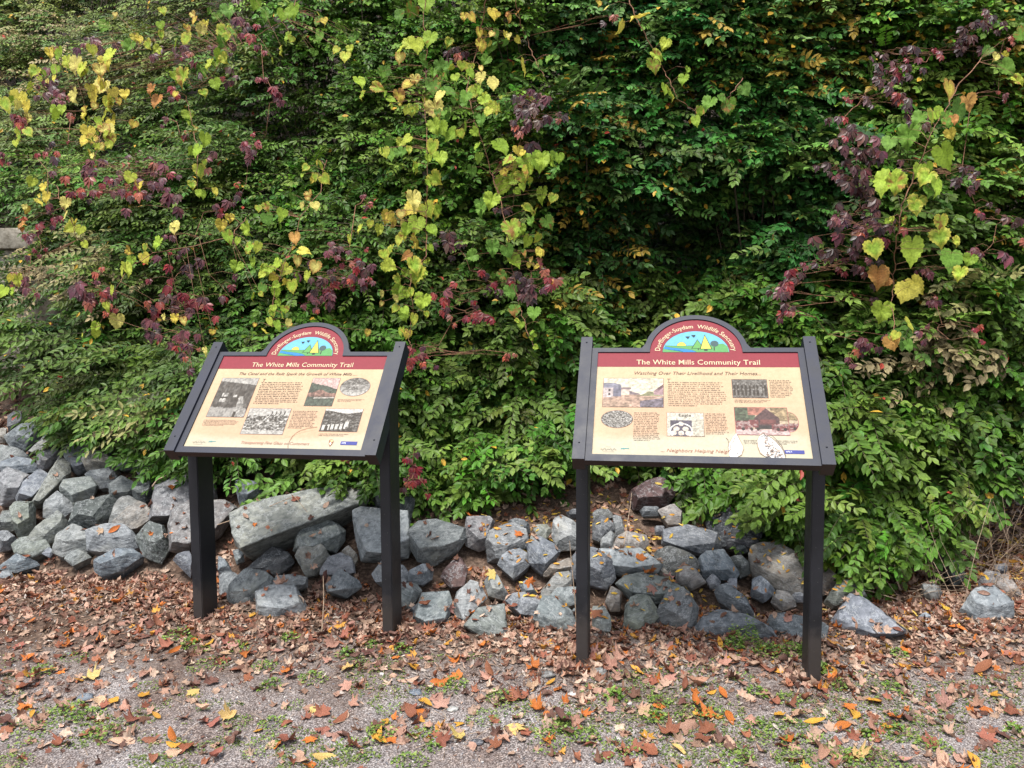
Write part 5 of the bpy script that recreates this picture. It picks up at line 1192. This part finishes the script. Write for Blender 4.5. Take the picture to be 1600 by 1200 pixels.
# ------------------------------------------------------------------ grape vines and creepers
def grape_template():
    R = [(0, -.02), (.05, .12), (.15, .2), (.23, .17), (.34, .19), (.38, .1), (.49, .06), (.46, -.05), (.54, -.14), (.46, -.22), (.5, -.34), (.39, -.39), (.38, -.51), (.27, -.54), (.23, -.66), (.12, -.7), (0, -.88)]
    L = [(-x, y) for x, y in R[-2:0:-1]]; o = R+L; n = len(o)
    V = [(0, -.3, -.05)]; zf = lambda x, y: .34*abs(x)-.5*x*x-.16*(y+.3)**2+.02*math.sin(9*y+4*abs(x))
    for k in (.5, 1):
        for x, y in o:
            a, b = x*k, -.3+(y+.3)*k; V.append((a, b, zf(a, b)+(.025*math.sin(x*23+y*17) if k == 1 else 0)))
    Fc = []
    for i in range(n):
        j = (i+1) % n; Fc += [(0, 1+i, 1+j), (1+i, 1+n+i, 1+n+j), (1+i, 1+n+j, 1+j)]
    V = np.array(V)+np.array([0, 0, 0]); edge = np.array([0]+[.25]*n+[1]*n); mid = np.array([1.12]+[1.03 if i % 2 else .95 for i in range(n)]+[1.0 if i % 3 else .9 for i in range(n)])
    return V, np.array(Fc), edge, mid
GT, GTF, GE, GMD = grape_template()
GC = {'g': [(142, 170, 58), (130, 160, 54), (154, 178, 64)], 'h': [(106, 144, 56), (94, 132, 54)], 'y': [(206, 196, 84), (202, 184, 78), (210, 200, 112)], 'b': [(196, 150, 84), (186, 132, 76)], 'm': [(172, 184, 70)]}
def vine(leaves, stem, label, front=.24, size=1.0, seed=0, Yadd=0, dense=False):
    r = random.Random(seed); st = np.array(stem, float)
    leaves = leaves+[(a+r.gauss(0, s*.55), b+r.gauss(0, s*.5), s*r.uniform(.5, .95), k) for a, b, s, k in (leaves+leaves if dense else leaves) if r.random() < .62]
    pts = []
    for i in range(len(st)-1):
        for t in np.linspace(0, 1, 6, endpoint=False): pts.append(st[i]*(1-t)+st[i+1]*t+np.array([r.uniform(-2, 2), 0]))
    pts.append(st[-1]); pts = np.array(pts); SY = Vp(pts[:, 0], pts[:, 1])-.16; SY = np.convolve(np.pad(SY, 3, 'edge'), np.ones(7)/7, 'valid')-front+Yadd; SP = at(pts[:, 0], pts[:, 1], SY)
    P = []; X = []; N_ = []; S = []; C = []; E = []; pet = []
    for px, py, s, k in leaves:
        if k not in GC: k = 'g'
        Y = float(Vp(px, py))-front-.2+Yadd+r.uniform(-.08, .12)
        j = int(np.argmin(np.hypot(pts[:, 0]-px, pts[:, 1]-py)+np.maximum(0, pts[:, 1]-py)*.5)); 
        wd = s*.86/F*Y*size; topc = at(px, py-s*.42, Y)
        roll = r.gauss(0, .42); tip = np.array([math.sin(roll), r.uniform(-.25, .1), -math.cos(roll)])
        yaw = r.gauss(0, .6) if s > 20 else r.gauss(0, .85); nn = np.array([math.sin(yaw), -math.cos(yaw), r.uniform(.05, .65)])
        nn = nn-nn.dot(tip)*tip/(tip@tip); P.append(topc); N_.append(nn); X.append(-tip)   # local -y is the tip
        S.append((wd*r.choice([1, 1, .9, .7]), wd*r.uniform(.88, 1.12), wd*r.choice([.6, .9, 1.3, 1.9, 2.4]))); c = lin(r.choice(GC[k]))*r.uniform(1.0, 1.3); C.append(c)
        E.append(lin((190, 146, 78)) if k in 'yb' and r.random() < .3 else lin((192, 186, 78)) if k in 'gm' and r.random() < .35 else c)
        a = SP[j]; b = topc; m = (a+b)/2+np.array([0, -.02, .015]); pet.append(np.array([a, m, b]))
    P, X, N_, S, C, E = map(np.array, (P, X, N_, S, C, E))
    # template: local y axis = up of the leaf
    Yx = nrmz(X); Zx = nrmz(N_); Xx = np.cross(Yx, Zx); L = GT[None]*S[:, None, :]
    V = P[:, None]+L[..., 0:1]*Xx[:, None]+L[..., 1:2]*Yx[:, None]+L[..., 2:3]*Zx[:, None]; n, k = len(P), len(GT)
    Fc = (GTF[None]+(np.arange(n)*k)[:, None, None]).reshape(-1, 3); CC = (C[:, None]*(1-GE[None, :, None]**2)+E[:, None]*GE[None, :, None]**2)*GMD[None, :, None]
    rn = np.random.default_rng(seed+300); ph = rn.uniform(0, 50, n); blot = fbm(GT[None, :, 0]*5+ph[:, None], GT[None, :, 1]*5+ph[:, None], 5, 2) > np.where(rn.random(n) < .14, .60, .9)[:, None]
    CC = np.where(blot[..., None], lin((176, 130, 70))*rn.uniform(.6, 1.1, (n, 1, 1)), CC)
    off = SP[0]; root = empty('grape_vine', off, label, 'vine', 'grape vines hanging over the shrubs')
    big('leaves', V.reshape(-1, 3)-off, Fc, M_grape, root, CC.reshape(-1, 3), True)
    V, Fc, _ = tubes([SP-off]+[p-off for p in pet], [.0036]+[.0014]*len(pet), 4); big('stem', V, Fc, M_vine, root, None, True)
def PL(s):
    out = []
    for t in s.split():
        a = t.split(','); out.append((float(a[0]), float(a[1]), float(a[2]) if len(a) > 2 else 18, a[3] if len(a) > 3 else 'g'))
    return out
vine(PL('666,10,28 646,22,28,h 674,65,28 637,75,24,m 650,74,26,m 626,92,18,y 660,94,16,h 686,105,22,h 600,117,24,h 584,145,26 622,152,22,y 640,138,22,y 677,139,30,h 695,150,26,h 677,174,32,y 645,175,24,m 677,202,28 677,234,30 675,285,28 640,222,20,m 608,228,24,h 648,264,20 607,160,16 655,120,18,h 690,185,18,h 600,240,18,m 630,240,18,h'), [(668, -30), (662, 20), (666, 80), (663, 150), (668, 220), (668, 300)], 'long grape vine strand falling at centre left, upper part under the top edge', seed=1, size=1.1, dense=True)
vine(PL('645,318,36,y 677,334,24 607,342,24,y 615,352,22,y 592,362,22,m 652,356,32 672,363,20 648,383,32,y 670,390,14 612,398,28 602,422,24,m 670,412,14 645,420,32 657,437,38 620,440,20 626,462,28 662,475,30 620,486,18 632,497,24 647,502,22,m 628,520,16 638,524,16,y 624,378,18,m 640,404,20,b 616,470,18,y'), [(668, 290), (666, 340), (668, 400), (640, 430), (645, 480), (640, 530), (644, 545)], 'yellowing tail of grape leaves ending just right of the left sign arch', seed=2, size=1.1, dense=True)
vine(PL('735,30,18,y 769,24,20,y 749,54,20,y 750,72,20,y 767,75,22,h 762,97,18,h 752,125,22,y 770,135,22,y 734,115,20 711,124,16 722,105,18 725,165,22,h 755,162,22 767,168,16,m 752,190,20,h 727,200,20 711,215,26 739,209,16 747,231,14 777,238,36 800,255,22 737,270,22,h 785,297,36 752,332,26,h 700,180,22,h 765,178,18,m 742,150,22 780,170,16,m 790,60,20,y 775,55,18,h'), [(762, -20), (748, 60), (730, 140), (745, 200), (768, 270), (780, 310)], 'grape vine with mixed green and yellow leaves hanging above the gap between signs', seed=3, size=1.1, dense=True)
vine(PL('797,362,32 769,390,26,h 800,412,28 781,435,22,h 797,460,26,h 820,332,24 826,380,22 830,408,12,y 841,420,12,y 835,493,24,h 815,510,14 845,397,16,y 835,545,10 848,308,28 848,255,28 852,352,24,h 846,255,32 814,280,26 805,262,24 809,240,22,y 825,270,20,m 860,255,20 830,530,10 812,395,16,h'), [(770, 270), (785, 330), (798, 400), (806, 460), (818, 500), (835, 545)], 'grape vine reaching lowest midway between the two signs', seed=4, size=1.1, dense=True)
vine(PL('815,110,32,y 840,105,18,h 860,96,18,h 805,100,16,h 870,92,12,h 795,30,18,y 812,22,14,b'), [(800, -20), (815, 40), (830, 80), (850, 120)], 'short grape sprig with one big yellow leaf near the top centre', seed=5)
vine(PL('972,47,28,y 1007,37,32,y 1041,72,22,m 1020,107,30 1069,127,20 1043,152,30 1097,178,18 1086,194,24 935,8,16,y'), [(975, -20), (990, 20), (1010, 60), (1030, 95), (1048, 130), (1060, 155), (1085, 173)], 'slender grape vine slanting down right of top centre', seed=6, front=.3)
vine(PL('1111,167,28,h 1139,169,28,h 1161,145,24,h 1125,158,20,h'), [(1160, 122), (1140, 150), (1130, 162)], 'cluster of four green grape leaves ending the slanting sprig', seed=7, front=.25)
vine(PL('1452,185,28 1482,145,36,y 1500,180,40,h 1420,220,46,h 1471,252,48 1477,190,26,h 1435,272,30 1391,292,48 1462,298,38 1567,112,30,h 1585,130,22,m 1557,92,16,y 1440,190,28,h 1510,165,30,b 1590,60,24,h'), [(1535, 90), (1500, 130), (1478, 170), (1455, 210), (1430, 270)], 'upper bunch of very large grape leaves at the right side', seed=8, front=.36, size=1.1)
vine(PL('1435,322,30 1411,349,20 1394,345,12 1470,350,26 1467,378,36 1425,398,50 1487,412,38,h 1492,381,20,m 1502,431,26 1517,410,24 1372,437,38,b 1420,465,40,y 1379,494,42 1416,514,32,m 1390,540,30,b 1417,545,26,h 1450,300,22,h'), [(1430, 270), (1410, 320), (1400, 380), (1396, 430), (1394, 480), (1400, 530)], 'lower bunch of large grape leaves, some browned, above the right sign right end', seed=9, front=.36, size=1.1)
vine(PL('356,21,28,h 352,57,32 337,32,16,h 345,92,26 287,125,34 312,115,24,h 335,135,22 315,50,20,y 305,35,18,y 292,65,26 250,42,16 414,27,20,h 452,61,20 440,82,18,m 460,22,30 500,61,22,h 506,35,14,y 540,92,20,m 552,65,16,h 492,85,14,h 345,70,24,h 330,105,22,m 400,10,24'), [(470, -15), (450, 30), (400, 55), (355, 80), (330, 120), (300, 140)], 'grape vine along the top edge left of centre', seed=10, front=.36, size=1.0, dense=True)
vine(PL('175,92,28,m 205,75,22,h 165,45,22,h 182,27,14,y 92,85,20 77,87,22,y 120,105,30,y 130,112,28,m 57,117,24 85,124,12,y 30,160,32,y 42,170,24,y 5,167,26 50,140,20,m 115,155,28,y 162,142,32,y 147,157,26,y 169,165,26,m 90,184,22 105,98,20,m 155,112,22,y 20,155,18,m 140,140,16,y 210,60,16,y 230,72,18 248,80,16,m'), [(240, 60), (200, 85), (150, 100), (110, 110), (70, 120), (30, 150)], 'bright yellow-green grape vine sprawled across the upper left', seed=11, front=.36, size=1.05, dense=True)
vine(PL('166,185,26,m 180,191,22,y 137,195,18,m 152,192,18 137,210,24,y 170,210,28,y 171,220,20,m 147,212,16 134,224,20,y 150,232,16,m 140,241,14,y 210,197,16,y 26,210,18,m 41,210,18 51,287,18,m 205,282,24,m 212,292,20,y 195,150,18,y'), [(165, 165), (160, 190), (155, 220), (148, 250)], 'small grape vine tail with pale yellow leaves at left', seed=12, front=.36, size=1.05, dense=True)
vine(PL('247,162,26,b 294,185,24 320,222,28 311,241,28 310,270,24 299,291,16 314,306,18 335,302,16,y 305,205,14,y 275,150,14,y'), [(290, 150), (300, 190), (308, 230), (308, 280), (312, 310)], 'thin hanging grape vine of five round leaves left of the left sign', seed=13, front=.28)
vine(PL('74,312,22,y 104,321,22,y 116,362,22,m 127,363,20,m 57,319,16,y 42,330,16,y 37,357,18,b 27,442,26,m 7,460,24 120,350,14,y 18,437,16,y'), [(90, 290), (95, 320), (115, 350), (120, 375)], 'grape vine with yellow leaves hanging near the concrete wall at the left edge', seed=14, front=.32, size=1.05)
vine(PL('250,384,24 272,361,18,y 346,354,20,y 354,374,26 384,362,26 392,391,22 371,421,24 397,466,16 196,424,26,m 224,407,22,y 206,410,18 176,457,20,m 165,482,18,m 182,505,26,y 151,515,22 150,525,18,m 274,501,20,y 256,497,12,y 332,521,12,y 320,550,14,y'), [(385, 340), (360, 370), (300, 385), (240, 395), (200, 420), (175, 460), (155, 510)], 'grape vine trailing down leftwards above the feathery shrub', seed=15, front=.32, size=1.05)
vine(PL('415,327,20 416,345,22,h 442,337,20 456,312,20,h 482,310,22,y 491,325,18,y 472,323,14,y 546,377,20,m 404,390,22,m 469,402,26,y 436,417,24 450,426,22,m 494,420,22,y 411,426,24,m 430,437,18,y 456,451,26 431,460,20 411,454,20,h 434,476,16 445,486,16 424,492,16 420,505,16,m 432,511,18 451,507,16,y 411,520,14,y 460,375,22,b 575,522,14,y 480,265,14 501,262,20,m 492,279,16 504,285,22'), [(510, 250), (500, 300), (470, 340), (450, 400), (430, 450), (425, 510)], 'grape vine with many small leaves just above the left sign', seed=16, front=.3, size=1.05)

def leaflet():
    V = []; Fc = []; n = 5; ws = [.02, .26, .4, .36, .2, .0]
    for i in range(n+1):
        t = i/n; 
        for s in (-1, 0, 1): V.append((t, s*ws[i]*.5*1.1, .10*abs(s)*(ws[i])-.22*t*t+(.02 if i % 2 else 0)*abs(s)))
    for i in range(n):
        for s in (0, 1): a = i*3+s; Fc += [(a, a+3, a+4), (a, a+4, a+1)]
    return np.array(V), np.array(Fc)
CLT, CLF = leaflet()
CCOL = {'p': [(104, 54, 62), (86, 44, 52), (118, 68, 72)], 'r': [(128, 34, 42), (108, 30, 40), (140, 52, 48)], 'd': [(76, 46, 46), (88, 54, 50), (66, 42, 44)], 'o': [(190, 130, 50)], 'u': [(168, 82, 60), (150, 84, 66)]}
def creeper(s, label, seed, front=.16):
    r = random.Random(seed); L = PL(s); P = []; X = []; N_ = []; S = []; C = []; cen = []
    L = L+[(px+r.gauss(0, sz*.6), py+r.gauss(0, sz*.55), sz*r.uniform(.6, 1), k) for px, py, sz, k in L+L]
    for px, py, sz, k in L:
        if k not in CCOL: k = 'p'
        if r.random() < .34: k = r.choice('pppdddru')
        Y = float(Vp(px, py))-front-.14-r.uniform(0, .08); c = at(px, py-sz*.3, Y); cen.append(c); a0 = r.gauss(0, .35); nl = 5; base = np.array(r.choice(CCOL[k]), float)*.94
        tilt = r.uniform(.1, .7)
        for j in range(nl):
            a = a0+(j-2)*r.uniform(.42, .6); x = np.array([math.sin(a), -tilt*math.cos(a)*.6-.1, -math.cos(a)]); nn = np.array([math.sin(a)*.3, -1, .35])+np.array([r.gauss(0, .25) for _ in range(3)])
            nn = nn-nn.dot(x)*x/(x@x); P.append(c+x*.004); X.append(x); N_.append(nn); ln = sz*.74/F*Y*(.62 if abs(j-2) == 2 else .85 if abs(j-2) == 1 else 1)*r.uniform(.85, 1.1); S.append((ln, ln*1.05, ln))
            C.append(lin(np.clip(base*r.uniform(.8, 1.15)+np.array([r.gauss(0, 6), r.gauss(0, 4), r.gauss(0, 4)]), 5, 240)))
    P, X, N_, S, C = map(np.array, (P, X, N_, S, C)); cen = np.array(cen); cen = cen[np.argsort(-cen[:, 2])]; off = cen[0]+np.array([0, .1, .05])
    X = nrmz(X); Y_ = nrmz(np.cross(N_, X)); Z = np.cross(X, Y_); T = CLT[None]*S[:, None, :]
    V = P[:, None]+T[..., 0:1]*X[:, None]+T[..., 1:2]*Y_[:, None]+T[..., 2:3]*Z[:, None]; k = len(CLT); Fc = (CLF[None]+(np.arange(len(P))*k)[:, None, None]).reshape(-1, 3)
    root = empty('creeper_vine', off, label, 'creeper', 'creepers turning red and purple'); 
    big('leaves', (V.reshape(-1, 3)-off), Fc, M_creeper, root, np.repeat(C, k, 0)*np.tile(np.repeat([.8, 1, 1.05, 1, .95, .9], 3), len(P))[:, None], True)
    main = []; 
    for i, c in enumerate(cen): main.append(c+np.array([0, .05, 0]))
    sm = np.array(main); sm[:, 0] = np.convolve(np.pad(sm[:, 0], 2, 'edge'), np.ones(5)/5, 'valid'); sm[:, 1] = np.convolve(np.pad(sm[:, 1], 2, 'edge'), np.ones(5)/5, 'valid')+.02
    V, Fc, _ = tubes([sm-off]+[np.array([sm[i], (sm[i]+cen[i])/2+np.array([0, 0, .02]), cen[i]])-off for i in range(len(cen))], [.0028]+[.0014]*len(cen), 4)
    big('stem', V, Fc, M_vine, root, None, True)
creeper('145,67,18,p 120,80,20,p 155,77,20,p 182,72,20,p 75,112,20,p 82,140,22,p 72,150,20,p 85,160,20,p 35,190,22,r 27,185,18,r 287,77,22,p 290,90,14,r 240,90,20,p 297,87,20,p 362,25,22,p 377,35,20,r 392,60,24,r 385,47,20,p 355,130,20,r 360,110,20,p 270,140,18,r 366,75,18,p 340,75,14,p 70,130,18,p 95,150,16,p', 'purple creeper threaded along the top left among yellow vine leaves', 1)
creeper('162,257,26,p 147,270,26,p 140,285,28,p 232,252,26,p 232,267,28,p 220,257,24,p 197,267,22,u 265,275,20,p 250,292,22,p 180,287,22,r 130,300,20,u 110,305,20,r 145,302,18,r 200,305,20,r 220,305,22,p 265,310,28,p 277,310,22,p 240,290,22,p 215,285,22,p 190,300,18,p 205,262,20,b 260,187,14,p 287,215,18,u 335,242,20,u', 'wide purple creeper patch in the upper left quarter', 2)
creeper('82,330,20,r 92,342,18,r 60,355,20,p 40,370,18,p 47,377,16,p 56,393,12,r 40,445,20,p 42,455,18,p 90,240,14,r 72,241,14,r 87,252,22,p 2,252,16,r 112,187,14,u 15,430,12,u', 'sparse red and purple creeper near the left edge above the wall gap', 3)
creeper('119,455,30,p 130,460,26,p 146,475,28,p 150,430,18,u 160,460,18,r 167,492,14,r 140,468,20,p 172,478,14,u', 'plum coloured creeper leaves hanging over the dark wall gap at left', 4)
creeper('265,420,22,r 290,422,28,p 260,467,28,r 285,465,26,r 306,475,30,r 322,482,24,r 242,492,28,r 230,475,18,r 272,485,20,r 240,522,22,d 277,530,26,p 277,547,24,p 287,557,20,p 250,478,22,r 300,488,22,p 235,505,20,p 268,540,20,p 292,540,14,u 280,395,12,p', 'crimson creeper mass left of the left sign top corner', 5)
creeper('362,450,18,p 270,372,16,p 357,320,22,p 372,310,16,p 345,337,14,r 385,232,20,p 392,247,20,p 400,225,14,r 402,75,14,r 405,125,14,r 435,150,24,r 440,160,14,p', 'scattered creeper leaves left of the left sign arch, high up', 6)
creeper('575,321,16,r 512,397,20,p 530,390,20,p 560,407,14,r 535,416,12,r 507,440,20,r 517,447,22,r 470,436,24,p 512,460,24,p 487,465,24,p 515,477,22,p 492,485,16,d 572,427,26,p 557,422,20,u 550,450,12,p 565,440,18,p 548,440,16,u 578,437,14,r 520,435,16,r', 'creeper in crimson and purple above the left sign right corner', 7)
creeper('702,370,24,d 700,387,26,d 717,382,18,d 695,460,24,r 695,472,26,r 697,485,20,p 724,500,16,r 752,427,18,r 765,450,22,p 745,480,16,r 755,495,20,r 767,500,22,r 645,550,22,r 642,565,22,r 640,575,16,r 652,560,18,r 795,440,20,d 790,560,14,u 660,570,14,p', 'red creeper leaves between the two signs, behind the yellow vine', 8)
creeper('817,455,26,d 827,470,26,d 850,427,20,u 870,442,22,o 860,450,20,r 810,430,22,d 847,455,18,p 842,415,16,u 800,445,22,r 830,450,20,d', 'dark maroon creeper cluster left of the right sign, low on the centre vine', 9)
creeper('822,162,24,d 850,162,26,d 815,180,22,d 825,195,22,p 827,232,30,d 880,185,18,d 812,210,20,u 835,175,24,d 808,168,18,d 840,150,18,d 715,90,24,d 670,115,16,p 960,27,16,u 700,85,18,d 790,330,20,d', 'brownish purple creeper cluster high up at centre', 10)
creeper('1425,77,22,d 1415,107,22,d 1390,142,24,d 1407,155,24,d 1420,185,26,d 1415,170,24,d 1372,105,22,d 1375,130,22,d 1507,50,26,d 1517,62,24,d 1540,42,24,d 1550,30,22,d 1522,40,22,d 1500,82,24,d 1400,120,20,d 1435,95,18,d 1395,100,20,d 1380,90,18,d 1535,80,22,d 1470,90,16,r 1322,155,10,r 1330,160,10,r', 'glossy dark creeper near the top right corner', 11)
creeper('1310,187,20,d 1325,212,28,d 1350,217,28,d 1317,235,26,d 1347,242,28,d 1372,247,30,d 1295,260,22,d 1320,257,24,d 1350,272,28,d 1325,292,30,d 1355,160,18,d 1307,325,24,d 1325,342,30,d 1355,325,26,d 1342,357,30,d 1312,372,30,d 1302,397,30,d 1290,402,22,d 1365,347,26,d 1377,362,24,d 1385,380,26,r 1392,357,22,d 1335,397,18,d 1340,300,24,d 1300,350,20,d 1360,300,22,d 1330,200,22,d 1305,280,20,d 1345,385,20,d 1370,395,18,d', 'tall curtain of blackish maroon creeper left of the large grape leaves', 12)
creeper('1232,430,28,r 1232,442,26,d 1220,455,24,d 1227,480,22,d 1222,492,16,r 1342,422,24,d 1350,430,20,d 1312,422,16,r 1240,425,18,r 1245,440,20,d 1215,462,20,d 1352,545,28,p 1372,547,20,p 1345,553,22,p 1325,562,16,p 1365,470,20,d', 'maroon creeper strand just above the right end of the right sign', 13)
creeper('1495,287,24,d 1507,267,22,d 1410,270,20,d 1525,287,20,d 1445,425,20,p 1522,392,20,p 1576,407,28,p 1532,337,16,p 1575,345,22,d 1530,512,16,r 1452,475,20,p 1436,522,18,p 1570,150,14,r 1545,320,14,p 1580,60,14,u 1460,475,16,p', 'loose purple creeper leaves along the right edge', 14)
creeper('642,735,20,r 648,745,22,r 640,720,16,r 655,752,16,r 637,757,16,u', 'bright red creeper tuft right beside the left sign right post', 15, .12)
# small creeper climbing the pale block
creeper('555,700,14,u 545,716,12,u', 'tiny faded creeper sprig under the left sign panel', 16, .12)
